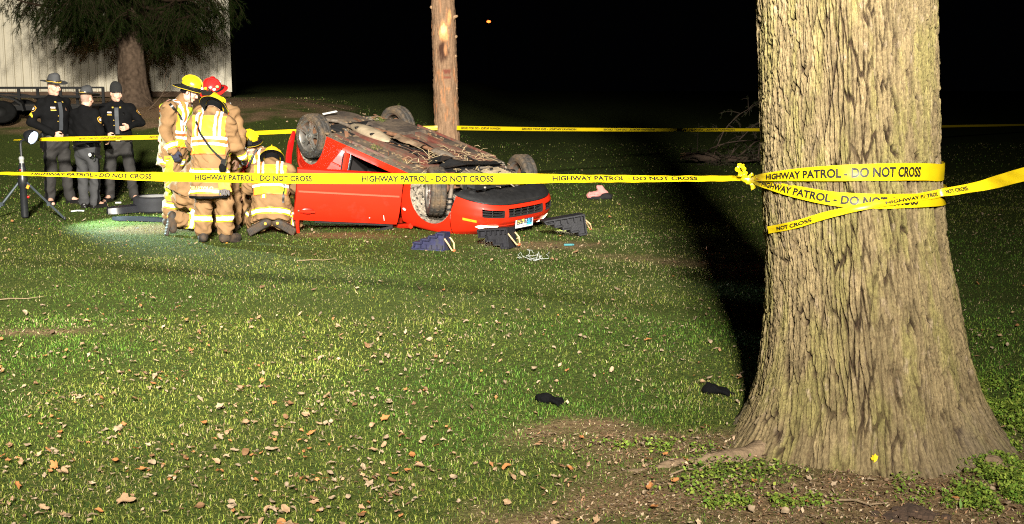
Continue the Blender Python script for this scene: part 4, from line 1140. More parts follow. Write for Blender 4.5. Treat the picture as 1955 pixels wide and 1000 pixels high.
bk = MB()
for k in range(70):
    x0 = rg.uniform(-1.7, 1.05); y0 = rg.uniform(-.62, .62); c = u(x0, y0, float(zlo(x0)) - rg.uniform(.0, .02)); sx, sy, sz = rg.uniform(.03, .16), rg.uniform(.015, .07), rg.uniform(.006, .03)
    bk.box(c, (sx, sy, sz), Rz(rg.normal() * .5) @ Rx(rg.normal() * .35) @ Ry(rg.normal() * .25), taper=rg.uniform(.5, 1))
tag(part('underbody_brackets', bk, RUST, False), kind='stuff')
# ================================================================ BARRIER TAPE
TAPE = mat('yellow_tape', (.60, .44, .006), rough=.28, var=.06, vs=3, spec=.6)
INK = mat('black_ink', (.008, .008, .008), rough=.45, var=0)
TXT = 'HIGHWAY PATROL - DO NOT CROSS'
def project(p):
    d = np.asarray(p) - np.array([0, 0, EYE]); z = d[1] * CP - d[2] * SP
    return PW / 2 + FPX * d[0] / z, PH / 2 - FPX * (d[1] * SP + d[2] * CP) / z
class Ribbon:
    """a strip of film along control points (point, across-direction, visible width, curl)"""
    def __init__(s, ctrl, n=200, smooth=True, wrinkle=.0, seed=0):
        P = np.array([c[0] for c in ctrl], float); U = np.array([unit(c[1]) for c in ctrl]); Wd = np.array([c[2] for c in ctrl], float)
        k = len(P); L_ = np.concatenate([[0], np.cumsum(np.linalg.norm(np.diff(P, axis=0), axis=1))])
        t = np.linspace(0, L_[-1], n)
        def interp(A):
            if A.ndim == 1: A = A[:, None]
            if not smooth or k < 3: return np.stack([np.interp(t, L_, A[:, q]) for q in range(A.shape[1])], 1)
            M = np.gradient(A, L_, axis=0); i = np.clip(np.searchsorted(L_, t, 'right') - 1, 0, k - 2); h = (L_[i + 1] - L_[i])[:, None]; x = ((t - L_[i])[:, None]) / h
            return (2 * x**3 - 3 * x**2 + 1) * A[i] + (x**3 - 2 * x**2 + x) * h * M[i] + (-2 * x**3 + 3 * x**2) * A[i + 1] + (x**3 - x**2) * h * M[i + 1]
        s.P = interp(P); s.U = interp(U); s.U /= np.linalg.norm(s.U, axis=1)[:, None]; s.W = interp(Wd)[:, 0]; s.t = t
        T = np.gradient(s.P, axis=0); T /= np.linalg.norm(T, axis=1)[:, None]; s.N = np.cross(T, s.U); s.N /= np.linalg.norm(s.N, axis=1)[:, None]
        toc = np.array([0, 0, EYE]) - s.P; s.sg = np.where((s.N * toc).sum(1) > 0, 1.0, -1.0)
        rg_ = np.random.default_rng(seed); ph = rg_.uniform(0, 6, 4)
        s.wr = lambda tt, v: wrinkle * (np.sin(tt * 9 + ph[0] + 3 * v) * np.sin(tt * 23 + ph[1] - 5 * v) + .5 * np.sin(tt * 41 + 6 * v + ph[2]))
    def pt(s, t, v, off=0.0):
        f = lambda A: np.stack([np.interp(t, s.t, A[:, q]) for q in range(3)], -1)
        w = np.interp(t, s.t, s.W); sg = np.where(np.interp(t, s.t, s.sg) >= 0, 1.0, -1.0)
        return f(s.P) + f(s.U) * (w * v)[..., None] + f(s.N) * (off * sg + s.wr(t, v))[..., None]
    def strip(s, name, parent, m=None):
        vv = np.linspace(-.5, .5, 6); n = len(s.t)
        T_, V_ = np.meshgrid(s.t, vv, indexing='ij'); V = s.pt(T_, V_).reshape(-1, 3)
        I = np.arange(n * 6).reshape(n, 6); F = np.stack([I[:-1, :-1], I[1:, :-1], I[1:, 1:], I[:-1, 1:]], -1).reshape(-1, 4)
        return mk(name, V, F, m or TAPE, parent)
    def u_at(s, px):
        X = project_many(s.P); k = int(np.argmax(X)); k = k + 1 if k > len(X) * .3 else len(X); X = X[:k]; tt = s.t[:k]; return float(np.interp(px, X, tt))
    def text(s, u0, u1, parent, hgt=.56, mirror=False, flip=False, txt=TXT):
        V, F = text2d(txt); w = V[:, 0].max(); x = V[:, 0] / w; y = (V[:, 1] - .5) * hgt
        if mirror: x = 1 - x
        if flip: x = 1 - x; y = -y
        q = s.pt(u0 + (u1 - u0) * x, y, .0034)
        return MB().add(q, F).build('lettering', INK, parent)
def project_many(P):
    d = P - np.array([0, 0, EYE]); z = d[:, 1] * CP - d[:, 2] * SP
    return PW / 2 + FPX * d[:, 0] / z
UP = np.array([0, 0, 1.]); TWD = .070
def dirs(a):      # across-direction tilted back by angle a (0 = upright)
    return np.array([0, math.sin(a), math.cos(a)])
def seg(px, py, Y, a=0.0, w=TWD): return (at(px, py, Y), dirs(a), w)
def tilt(px, py, Y, slope, a=0.0, w=TWD):
    """across-direction square to a tape that runs at a slope in the picture"""
    return (at(px, py, Y), np.array([math.sin(slope) * math.cos(a), math.sin(a), math.cos(slope) * math.cos(a)]), w)

t1 = empty('barrier_tape', (0, 0, 0), 0, 'front yellow barrier tape stretched across the whole lawn to a knot at the big tree', 'barrier tape', 'yellow police tapes')
R1 = Ribbon([seg(-130, 327, 9.6, 1.3, .045), seg(20, 331, 9.35, 1.15, .05), seg(170, 334, 9.1, .85, .062), seg(300, 337, 8.85, .42), seg(440, 339, 8.6, .2), seg(620, 341, 8.3, .05), seg(800, 341, 8.0, .0), seg(960, 341, 7.7, .25), seg(1080, 340.5, 7.5, .85), seg(1200, 341, 7.25, 1.0), seg(1300, 341, 7.05, 1.15), seg(1420, 340, 6.75, 1.2)], 420, wrinkle=.0016)
b1 = R1.strip('tape_strip', t1)
for a, b in ((60, 290), (373, 596), (691, 943), (1055, 1332)): R1.text(R1.u_at(a), R1.u_at(b), b1, .60)
# knot with its loose ends
kp = at(1425, 342, 6.72)
kn = empty('tape_knot', tuple(kp), 0, 'bright yellow knot with a curly loop of tape beside the big tree', 'tape knot')
kk = lambda x, z, y=0: np.array([x, y, z])
MB().ball((0, 0, 0), (.032, .022, .020), 10).ball((.012, -.012, -.008), (.022, .016, .024), 8).build('knot', TAPE, kn, True)
def crinkle(pts, w, amp, n=70, fr=22):
    P = np.array(pts); tt = np.linspace(0, 1, n); Q = np.stack([np.interp(tt, np.linspace(0, 1, len(P)), P[:, q]) for q in range(3)], 1)
    V = []; 
    for i, q in enumerate(Q):
        T = unit(Q[min(i + 1, n - 1)] - Q[max(i - 1, 0)]); s_ = unit(np.cross(T, np.array([.2, 1, .1]))); ww = w * (1 + .35 * math.sin(fr * tt[i] * 2))
        V += [q - s_ * ww + np.array([0, amp * math.sin(fr * tt[i] * 3), 0]), q + np.array([0, -amp * math.cos(fr * tt[i] * 2.3), 0]), q + s_ * ww + np.array([0, amp * math.sin(fr * tt[i] * 3 + 2), 0])]
    return V, [(i * 3 + j, i * 3 + j + 1, i * 3 + 4 + j, i * 3 + 3 + j) for i in range(n - 1) for j in range(2)]
V, F = crinkle([kk(0, .005), kk(-.035, .03, -.02), kk(-.058, .06, -.03), kk(-.040, .082, -.02), kk(-.018, .070), kk(-.012, .045, .01), kk(.0, .01)], .011, .006); MB().add(V, F).build('loop', TAPE, kn, True)
V, F = crinkle([kk(.01, .0, -.01), kk(.025, -.025, -.02), kk(.040, -.052, -.025)], .013, .002, 20, 4); MB().add(V, F).build('loose_end', TAPE, kn, True)
V, F = crinkle([kk(.01, .012, -.01), kk(.03, .035, -.01), kk(.035, .02, -.005)], .005, .002, 16, 4); MB().add(V, F).build('loose_end', TAPE, kn, True)

def wrap(ctrl, name='tape_strip', n=160, out=.016, wr=.0012, **kw):
    c = []
    for px, py, wpx, sl in ctrl:
        if isinstance(py, np.ndarray): c.append((py, np.array([math.sin(sl), 0, math.cos(sl)]), wpx)); continue
        p = on_trunk(px, py, out); e = unit(np.array([0, 0, EYE]) - p); up = np.array([math.sin(sl), 0, math.cos(sl)])
        c.append((p, up, wpx * p[1] / FPX))
    last = c[-1]; th = math.atan2(last[0][1] - TREE_Y, last[0][0] - tree_axis(last[0][2])) % (2 * PI); z = last[0][2]
    for dt in (.22, .5, .9):
        z += math.tan(-last[1][0] * .9) * .1 * 0; c.append((trunk_pt(np.array(z), np.array(th + dt), out + .004), last[1] * np.array([.3, 1, 1]), last[2]))
    return Ribbon(c, n, wrinkle=wr, seed=len(c))
tw_ = empty('barrier_tape', (0, 0, 0), 0, 'yellow barrier tape wound three times round the thick furrowed tree trunk', 'barrier tape', 'yellow police tapes')
K0 = kp + np.array([.015, -.01, 0])
RA = wrap([(.012, K0, .012, 0), (1470, 337, 17, -.03), (1530, 333, 25, -.06), (1610, 330, 31, -.03), (1700, 328, 33, .0), (1770, 328, 33, .02), (1797, 329, 33, .02)])
RB = wrap([(.012, K0 + np.array([0, .012, -.008]), .012, .1), (1462, 352, 15, .25), (1520, 366, 23, .22), (1590, 379, 27, .14), (1660, 384, 29, .03), (1740, 383, 27, -.06), (1806, 377, 25, -.1)], out=.013)
RC = wrap([(1466, 439, 14, -.28), (1520, 428, 15, -.26), (1580, 410, 14, -.24), (1640, 396, 13, -.18), (1690, 387, 13, -.14), (1750, 377, 15, -.16), (1806, 365, 17, -.18)], out=.020)
sA = RA.strip('tape_strip', tw_); sB = RB.strip('tape_strip', tw_); sC = RC.strip('tape_strip', tw_)
RA.text(RA.u_at(1464), RA.u_at(1757), sA, .60); RB.text(RB.u_at(1456), RB.u_at(1752), sB, .60)
V0 = 'NOT CROSS'; RC.text(RC.u_at(1484), RC.u_at(1550), sC, .5, txt=V0); RC.text(RC.u_at(1690), RC.u_at(1790), sC, .45, txt='HIGHWAY PATROL')
pC = on_trunk(1765, 374, .028)
tr_ = empty('barrier_tape', (0, 0, 0), 0, 'twisted yellow barrier tape leaving the right side of the big tree', 'barrier tape', 'yellow police tapes')
RD = Ribbon([(pC, np.array([-.18, .1, .95]), .030), (on_trunk(1795, 368, .034), np.array([-.18, .25, .95]), .036), tilt(1840, 361, 5.95, -.2, .95, .062), tilt(1880, 353, 5.9, -.22, .85), tilt(1920, 342, 5.75, -.22, .7), tilt(1960, 331, 5.6, -.22, .62), tilt(2080, 300, 5.2, -.22, .4)], 120, wrinkle=.0025, seed=4)
sD = RD.strip('tape_strip', tr_); RD.text(RD.u_at(1806), RD.u_at(1848), sD, .45, txt='NOT CROSS')
# rear tape: lamp stand - thin tree - far right
tb_ = empty('barrier_tape', (0, 0, 0), 0, 'left half of the rear yellow tape, from the work lamp past the troopers', 'barrier tape', 'yellow police tapes')
RE = Ribbon([seg(26, 267, 16.75, 1.3, .03), seg(75, 266, 16.8, 1.0), seg(180, 264, 17.2, .55), seg(300, 261.5, 17.7, .5), seg(460, 255, 18.2, .6), seg(560, 250.5, 18.5, .5), seg(700, 246.5, 18.9, .4), seg(835, 244, 19.0, .3)], 200, wrinkle=.001)
sE = RE.strip('tape_strip', tb_); RE.text(RE.u_at(150), RE.u_at(232), sE, .45, mirror=True); RE.text(RE.u_at(285), RE.u_at(400), sE, .5, mirror=True)
tf_ = empty('barrier_tape', (0, 0, 0), 0, 'right half of the rear yellow tape running from the slim tree into the dark', 'barrier tape', 'yellow police tapes')
RF = Ribbon([seg(872, 244, 19.0, .3), seg(1000, 246, 20.2, .45), seg(1200, 247.5, 22.3, .6), seg(1447, 247.5, 25.5, .55), seg(1640, 245, 29, .9), seg(1800, 241, 33, .6), seg(1955, 238, 38, .7), seg(2080, 234, 43, 1.2)], 200, wrinkle=.001, seed=2)
sF = RF.strip('tape_strip', tf_)
for a, b in ((880, 955), (996, 1100), (1152, 1250), (1292, 1402)): RF.text(RF.u_at(a), RF.u_at(b), sF, .55, mirror=True)

# ================================================================ WORK LAMP on its tripod
def work_lamp():
    p = G(48, 417); root = empty('work_lamp', tuple(p), 0, 'black battery work lamp on a tripod with its round white light switched on', 'work lamp')
    blk = mat('lamp_black', (.014, .015, .018), rough=.4, var=.25, vs=20); leg = mat('leg_metal', (.07, .085, .10), rough=.35, metal=.4, var=.3, vs=10)
    MB().lathe([(.0, .02), (.046, .02), (.050, .05), (.048, .44), (.066, .47), (.066, .56), (.050, .60), (.048, .70), (.040, .72), (.034, .76), (0, .76)], 24).build('case', blk, root, True)
    MB().lathe([(0, .76), (.03, .76), (.03, .80), (.036, .81), (.036, .83), (.026, .85), (0, .85)], 16).build('collar', mat('collar_grey', (.35, .35, .34), rough=.4, var=.2), root, True)
    MB().tube([(0, 0, .84), (0, 0, 1.02), (.01, 0, 1.06), (.05, 0, 1.08), (.13, 0, 1.09)], .018, 8).build('arm', blk, root, True)
    for a, l in ((-.15, .58), (PI + .25, .44), (PI / 2 + .35, .5)):
        d = np.array([math.cos(a), math.sin(a), 0]); e0 = d * .05 + UP * .50; e1 = d * l + UP * .01
        lg = MB(); lg.tube([e0, e1], .016, 6).box(e0 + (e1 - e0) * .6, (.05, .05, .05)); lo_ = lg.build('leg', leg, root, False)
        MB().ball(e1, .025, 8).build('foot', blk, lo_, True)
    MB().box((.085, -.05, .44), (.035, .02, .05), Ry(.5)).build('warning_label', mat('orange_label', (.8, .30, .02), rough=.5, var=0), root)
    MB().ball((.072, -.03, .30), (.018, .018, .02), 8).ball((.0, -.062, .67), (.012, .01, .012), 8).build('knob', mat('red_knob', (.6, .01, .01), rough=.4, var=0), root, True)
    h = empty('lamp_head', (.155, -.02, 1.12)); h.parent = root
    dr = Vector((.90, -.30, -.36)); h.rotation_euler = dr.to_track_quat('Z', 'Y').to_euler()
    MB().lathe([(0, -.10), (.04, -.10), (.07, -.06), (.095, -.02), (.102, .02), (.102, .04), (.090, .04), (.086, .02), (0, .015)], 28).build('housing', blk, h, True)
    MB().lathe([(0, .024), (.082, .024), (.082, .030), (0, .032)], 28).build('led_panel', mat('led_glow', (.9, .95, 1), rough=.3, var=0, emit=((.72, .86, 1), 22.0)), h, True)
    d = bpy.data.lights.new('led_beam', 'SPOT'); d.energy = 1700; d.spot_size = 1.4; d.spot_blend = .75; d.shadow_soft_size = .10; d.color = (.72, 1, .96)
    o = bpy.data.objects.new('led_beam', d); COL.objects.link(o); o.parent = h; o.location = (0, 0, .08); o.rotation_euler = (PI, 0, 0)
work_lamp()

# ================================================================ STEP CHOCKS round the nose of the car
CHOCK = mat('chock_plastic', (.011, .011, .015), rough=.6, var=.4, vs=14, bump=.3, bs=50)
ROPE = mat('rope', (.62, .42, .22), rough=.9, var=.3, vs=60)
def chock(px, py, rz, label, flip=False, roll=0.0, pitch=0.0, ln=.56, hg=.235, wd=.20, blue=False):
    p = G(px, py); root = empty('step_chock', (p[0], p[1], p[2] + .005), 0, label, 'step chock', 'plastic step chocks at the car')
    root.rotation_euler = (roll, pitch, rz)
    n = 5; poly = [(-ln / 2, 0), (ln / 2, 0), (ln / 2, hg)]
    x = ln / 2 - .09; z = hg; poly.append((x, z))
    for i in range(n - 1):
        z -= hg * .82 / (n - 1); poly += [(x, z), (x - .095, z)]; x -= .095
    poly = [q for q in poly if q[0] >= -ln / 2 - .001]
    if flip: poly = [(a, hg - b) for a, b in poly][::-1]
    m = mat('chock_blue', (.018, .019, .060), rough=.6, var=.5, vs=12, dirt=(.03, .03, .04), dmask=(.5, .62)) if blue else CHOCK
    for s in (-1, 1): MB().prism([(a * .97 + .004, b * .94 + .006) for a, b in poly], s * wd * .22 - .008, s * wd * .22 + .008).build('side_plate', m, root)
    inner = MB(); k = len(poly)
    for i in range(k):
        a, b = np.array(poly[i]), np.array(poly[(i + 1) % k]); L_ = np.linalg.norm(b - a)
        if L_ < .015: continue
        c = (a + b) / 2; an = math.atan2(b[1] - a[1], b[0] - a[0]); MB
        inner.box((c[0], 0, c[1]), (L_ + .012, wd, .018), Ry(-an))
    inner.build('treads', m, root)
    rb = MB()
    for q in np.linspace(-ln * .25, ln * .42, 5): rb.box((q, 0, hg * .16 if not flip else hg * .84), (.014, wd - .02, hg * .24))
    rb.build('ribs', m, root)
    e = ln / 2 + .01; zz = hg * .55 if not flip else hg * .6
    MB().tube([(e, -wd * .45, zz + .03), (e + .05, -wd * .50, zz - .03), (e + .075, -wd * .25, zz - .10), (e + .075, wd * .15, zz - .10), (e + .05, wd * .40, zz - .03), (e, wd * .42, zz + .03)], .0085, 6).build('rope_handle', ROPE, root, True)
    MB().ball((e + .08, -.0, zz - .105), (.02, .025, .018), 7).build('rope_knot', mat('red_rope', (.6, .12, .04), rough=.9, var=.2), root, True)
chock(822, 476, math.radians(-22), 'dark blue step chock standing upright on the grass left of the headlight', blue=True, ln=.40, hg=.19, wd=.16)
chock(950, 473, math.radians(-28), 'black step chock upside down in front of the lit headlight', flip=True, ln=.38, hg=.215, wd=.19, pitch=-.10)
chock(1078, 452, math.radians(14), 'black step chock upside down at the right end of the bumper', flip=True, ln=.50, hg=.235, wd=.20, pitch=-.14)

# ================================================================ LOOSE THINGS on the lawn
def spare():
    p = at(297, 383, 17.4); p = np.array([p[0], p[1], H(p[0], p[1])]); root = empty('loose_wheel', tuple(p), 0, 'loose car wheel lying flat on the grass behind the firefighters', 'wheel')
    rub = mat('spare_rubber', (.018, .019, .024), rough=.8, var=.3, vs=10)
    prof = [(.20, .03), (.27, .0), (.305, .02)]
    for z in np.linspace(.03, .20, 9): prof.append((.315 - (.008 if int(z * 100) % 4 == 0 else 0), z))
    prof += [(.305, .215), (.27, .232), (.225, .225), (.20, .205)]
    MB().lathe(prof, 40).build('tyre', rub, root, True)
    MB().lathe([(.20, .03), (.19, .12), (.10, .13), (0, .125)], 32).lathe([(0, .15), (.07, .15), (.09, .17), (.16, .175), (.19, .20), (.222, .226), (.212, .205), (.20, .2)], 40).build('rim', mat('spare_rim', (.55, .55, .54), rough=.35, metal=.5, var=.2), root, True)
spare()
def trims():
    navy = mat('broken_plastic', (.012, .013, .019), rough=.35, var=.3, vs=8)
    for (x0, y0, x1, y1, w, lab, nm, hgt) in ((205, 409, 318, 402, .10, 'long black plastic trim piece lying on the lit grass, the upper of two', 'plastic_trim', .085), (216, 421, 330, 424, .075, 'thin dark blue plastic strip lying nearest the work lamp beam, below the black trim', 'plastic_strip', .03)):
        a, b = G(x0, y0), G(x1, y1); d = b - a; L_ = np.linalg.norm(d); root = empty(nm, tuple((a + b) / 2), math.atan2(d[1], d[0]), lab, 'car trim')
        n = 14; V = []; tt = np.linspace(-.5, .5, n)
        for t in tt:
            ww = w * min(1, (t + .5) * 5 + .35, (.5 - t) * 8 + .5); z = .02 + .02 * math.cos(t * 3)
            V += [(t * L_, -ww, z * .3), (t * L_, -ww * .8, z + hgt * .75), (t * L_, ww * .1, z + hgt), (t * L_, ww * .9, z + hgt * .55), (t * L_, ww, z * .3)]
        F = [(i * 5 + j, i * 5 + 5 + j, i * 5 + 6 + j, i * 5 + 1 + j) for i in range(n - 1) for j in range(4)]
        MB().add(V, F).build('shell', navy, root, True)
        if nm == 'plastic_trim': MB().ball((L_ * .32, -w * .45, .095), (.025, .012, .012), 7).build('clip', WHITEP, root, True)
    p = G(148, 406); m = MB(); m.tube([(-.09, 0, .02), (0, .01, .03), (.09, .02, .025)], .011, 6); o = m.build('plastic_stick', mat('pale_plastic', (.62, .66, .62), rough=.4, var=.1), None, True); o.location = p
    tag(o, 'short pale plastic stick on the grass in the lamp light', 'debris')
    p = G(226, 389); o = MB().box((0, 0, .02), (.085, .03, .02), Rz(.2)).build('plastic_chip', WHITEP); o.location = p; tag(o, 'small white plastic chip on the grass behind the troopers', 'debris')
trims()
def pink():
    p = G(1142, 380); root = empty('pink_cushion', tuple(p), .1, 'pink cushion with a dark lining lying on the dim grass right of the car', 'cushion')
    R0 = np.eye(3)
    V, F = sdf_mesh([('cap', (-.13, 0, .06), (.0, .02, .085), .055, .05, .02), ('cap', (.0, .02, .085), (.13, .03, .085), .05, .04, .03), ('cap', (.10, .03, .10), (.05, .05, .18), .045, .035, .03), ('cap', (.05, .05, .18), (.0, .04, .19), .035, .03, .02), ('ell', (-.09, -.07, .065), R0, (.09, .05, .035), 'sub')], .009, .006, 2.2, 3)
    mk('cover', V, F, mat('pink_cloth', (.62, .24, .22), rough=.85, var=.25, vs=20, bump=.3), root)
    V, F = sdf_mesh([('ell', (.13, -.02, .045), R0, (.10, .08, .055), 0), ('ell', (-.02, -.02, .02), R0, (.15, .06, .03), .02)], .010, .005, 2, 4)
    mk('lining', V, F, mat('black_lining', (.010, .009, .010), rough=.9), root)
pink()
def gloves():
    for px, py, rz, lab, sd in ((1049, 770, -.35, 'crumpled black glove lying flat on the grass, the left one', 1), (1368, 752, -.15, 'crumpled black glove on the grass nearest the big tree', 2)):
        p = G(px, py); rg_ = np.random.default_rng(sd)
        pr = [('ell', (-.02, 0, .028), Rz(.2), (.05, .038, .026), .0), ('cap', (-.065, .01, .024), (-.02, 0, .03), .026, .03, .02)]
        for i, a in enumerate((-.5, -.2, .08, .38)):
            b = np.array([.015, (i - 1.5) * -.016, .028]); e = b + np.array([math.cos(a), -math.sin(a), -.15]) * .05; pr += [('cap', b, e, .013, .011, .008), ('cap', e, e + np.array([.012, -.02, -.008]), .011, .009, .006)]
        if sd == 2: pr += [('cap', (-.04, .0, .04), (-.05, .01, .062), .022, .014, .015), ('cap', (.05, -.01, .02), (.105, -.025, .012), .012, .007, .01)]
        V, F = sdf_mesh(pr, .0045, .0035, 3.0, sd)
        o = mk('black_glove', V, F, mat('black_knit', (.004, .004, .0045), rough=.95, var=.3, vs=80, bump=.5, bs=200, spec=.08)); o.location = p; o.rotation_euler = (0, 0, rz); tag(o, lab, 'glove', 'black gloves on the grass')
gloves()
def wire():
    p = G(1024, 498); rg_ = np.random.default_rng(8); m = MB()
    for k in range(5):
        q = np.array([rg_.normal() * .03, rg_.normal() * .03, .01]); pts = [q]
        for _ in range(8): q = q + rg_.normal(size=3) * np.array([.035, .03, .02]); q[2] = abs(q[2]) + .004; pts.append(q)
        m.tube(pts, .0022, 5)
    m.tube([(0, 0, .01), (.01, 0, .06), (.025, 0, .10), (.03, 0, .05), (.06, 0, .01)], .003, 5)
    o = m.build('white_wire', mat('white_cable', (.40, .42, .41), rough=.5, var=.1), None, True); o.location = p; tag(o, 'small tangle of white wire on the grass in front of the car', 'wire')
    p = G(1085, 470); o = MB().box((0, 0, .02), (.10, .025, .02), Rz(.1)).ball((.055, -.01, .02), (.015, .012, .012), 6).build('plastic_shard', mat('teal_plastic', (.05, .20, .22), rough=.3, var=.1)); o.location = p; tag(o, 'small teal plastic shard on the grass right of the number plate', 'debris')
    p = G(1357, 478); o = MB().lathe([(0, -.05), (.022, -.05), (.025, -.03), (.025, .04), (.012, .055), (0, .055)], 12, R=Ry(PI / 2)).build('small_canister', mat('canister_pink', (.75, .35, .3), rough=.4, var=.2), None, True); o.location = p + np.array([0, 0, .025]); tag(o, 'tiny pale red canister at the edge of the tree shadow', 'debris')
wire()
def stick_leaf():
    # yellow leaf on the trunk foot
    p = on_trunk(1670, 874, .025); e = unit(np.array([0, 0, EYE]) - p)
    s = np.cross(UP, e); s = unit(s); t = np.cross(e, s)
    out = [(-.15, -.9), (-.1, -.5), (-.5, -.45), (-.75, -.05), (-.5, .1), (-.55, .5), (-.2, .4), (.05, .85), (.3, .45), (.62, .42), (.55, 0), (.35, -.5)]
    V = [p + (s * a + t * b) * .026 + e * .006 * math.cos(5 * a) for a, b in out] + [p + e * .008]
    o = MB().add(V, [(i, (i + 1) % 12, 12) for i in range(12)]).build('yellow_leaf', mat('yellow_leaf', (.78, .52, .02), rough=.5, var=.15, vs=40)); tag(o, 'bright yellow leaf stuck to the foot of the big trunk', 'leaf')
stick_leaf()

# ================================================================ FALLEN LEAVES
def leaves():
    rg_ = np.random.default_rng(23)
    cols = {'pale': (.27, .20, .13), 'tan': (.27, .175, .10), 'orange': (.32, .135, .045), 'brown': (.14, .075, .035)}
    mats = {k: mat('dry_leaf_' + k, c, rough=.75, var=.3, vs=25, spec=.25) for k, c in cols.items()}
    def leaf_shape(seed, lob):
        r = np.random.default_rng(seed); n = 18; V = []
        for i in range(n):
            a = 2 * PI * i / n; rad = (1 + lob * math.cos(5 * a + r.uniform(-.4, .4))) * (.72 + .28 * math.cos(a)) * r.uniform(.85, 1.15)
            V.append([rad * math.cos(a), rad * math.sin(a) * .68, 0])
        V = np.array(V + [[0.1, 0, 0]] + [list(.5 * (np.array(V[i]))) for i in range(0, n, 2)])
        curl = r.uniform(.25, .75); f = r.uniform(-.4, .4)
        V[:, 2] = curl * (V[:, 1] ** 2) * 1.1 + f * V[:, 0] * np.abs(V[:, 0]) * .6 + .10 * np.sin(V[:, 0] * 5 + seed) + .05 * np.sin(V[:, 1] * 9)
        F = []; h = n // 2
        for i in range(h):
            a, b, c = 2 * i, 2 * i + 1, (2 * i + 2) % n; m0, m1 = n + 1 + i, n + 1 + (i + 1) % h
            F += [(m0, a, b), (m0, b, m1), (m1, b, c), (n, m0, m1)]
        return V, F
    shapes = [leaf_shape(s, l) for s, l in ((1, .22), (2, .28), (3, .1), (4, .3), (5, .18), (6, .05))]
    meshes = {}
    for si, (V, F) in enumerate(shapes):
        for k in cols:
            meshes[si, k] = MB().add(V, F).mesh('fallen_leaf', mats[k], True)
    # positions: scattered, gathered into drifts on the left
    cand = []
    def put(n, fy, dens=None):
        for _ in range(n):
            y = fy(); x = rg_.uniform(-1, 1) * (.45 * y + .3); cand.append((x, y))
    put(1400, lambda: rg_.uniform(4.9, 10)); put(1500, lambda: rg_.uniform(9, 20)); put(120, lambda: rg_.uniform(19, 26))
    for _ in range(95):
        y = rg_.uniform(4.9, 9.5); x = rg_.uniform(-.46 * y, -.02 * y) if rg_.random() < .8 else rg_.uniform(0, .2 * y)
        for _ in range(rg_.integers(3, 11)): cand.append((x + rg_.normal() * .16, y + rg_.normal() * .09))
    for _ in range(50):
        y = rg_.uniform(8, 16); x = rg_.uniform(-.4 * y, .4 * y)
        for _ in range(rg_.integers(3, 8)): cand.append((x + rg_.normal() * .3, y + rg_.normal() * .25))
    for _ in range(260): cand.append((rg_.uniform(.5, 3), rg_.uniform(5, 6.2)))
    keep_ = []
    for _ in range(70):
        y = rg_.uniform(4.95, 8.2); x = rg_.uniform(-.43 * y, -.06 * y)
        for _ in range(rg_.integers(4, 12)): keep_.append((x + rg_.normal() * .13, y + rg_.normal() * .06))
    P = np.array(cand); P = P[np.abs(P[:, 0]) < .46 * P[:, 1] + .4]
    P = P[np.hypot(P[:, 0] - TX0, P[:, 1] - TREE_Y) > .78]
    cl = fbm(P[:, 0] * .9, P[:, 1] * .9, 3, 3); P = np.concatenate([P[rg_.random(len(P)) < .25 + 1.6 * (cl - .3)], np.array(keep_)])
    sz = rg_.lognormal(-4.10, .42, len(P)); sz = np.clip(sz, .007, .034)
    kinds = np.array(['pale', 'tan', 'orange', 'brown'])[rg_.choice(4, len(P), p=[.46, .30, .13, .11])]
    show = sz / P[:, 1] * np.clip(P[:, 1], 0, 99) ** 0; order = np.argsort(-show)
    near = order[:298]; rest = order[298:]
    def place_word(x, y):
        d = 'at the very front' if y < 5.6 else 'near the front' if y < 6.3 else 'a little way in' if y < 7.4 else 'half way to the car' if y < 10 else 'close to the car'
        q = x / y; s = 'at the left edge' if q < -.33 else 'well left' if q < -.2 else 'left of centre' if q < -.06 else 'at centre' if q < .06 else 'right of centre' if q < .16 else 'by the big tree'
        return d, s
    ad = {'pale': 'pale beige', 'tan': 'tan', 'orange': 'orange', 'brown': 'dark brown'}
    # the big oak leaf in front
    p = G(234, 970); V, F = leaf_shape(14, .26); o = MB().add(V, F).build('fallen_leaf', mats['tan'], None, True); o.location = p + np.array([0, 0, .035]); o.scale = (.052, .06, .05); o.rotation_euler = (.25, -.2, .3)
    tag(o, 'largest tan oak leaf lying in the grass at the lower left', 'leaf', 'fallen leaves on the lawn')
    for i in near:
        x, y = P[i]; k = kinds[i]; o = link('fallen_leaf', meshes[int(rg_.integers(6)), k])
        o.location = (x, y, H(x, y) + rg_.uniform(.020, .036)); o.scale = (sz[i], sz[i], sz[i] * rg_.uniform(.6, 1.1)); o.rotation_euler = (rg_.normal() * .35, rg_.normal() * .35, rg_.uniform(0, 6.28))
        d, s = place_word(x, y); big = 'large' if sz[i] > .028 else 'small' if sz[i] < .022 else 'middling'; tag(o, f'{big} dry {ad[k]} leaf on grass {d}, {s}', 'leaf', 'fallen leaves on the lawn')
    Vs, T_, C = [], [], []; n0 = 0
    for i in rest:
        x, y = P[i]; V, F = shapes[int(rg_.integers(6))]; R = Rz(rg_.uniform(0, 6.28)) @ Rx(rg_.normal() * .35) @ Ry(rg_.normal() * .35)
        V = (V * sz[i]) @ R.T + np.array([x, y, H(x, y) + rg_.uniform(.016, .034)]); Vs.append(V); T_.append(np.array(F) + n0); n0 += len(V)
        C.append(np.repeat((np.array(cols[kinds[i]]) * rg_.uniform(.7, 1.25))[None], len(V), 0))
    # crumbs of leaf, bark and twig: finest litter, thick on the bare soil
    n = 30000; y = 4.8 + 14 * rg_.random(n) ** 1.3; x = rg_.uniform(-1, 1, n) * (.45 * y + .3); s_ = soil(x, y); k = rg_.random(n) < (.10 + 1.1 * np.clip(fbm(x * .8 + 9, y * .8, 3, 5) - .34, 0, 1)) + .75 * s_
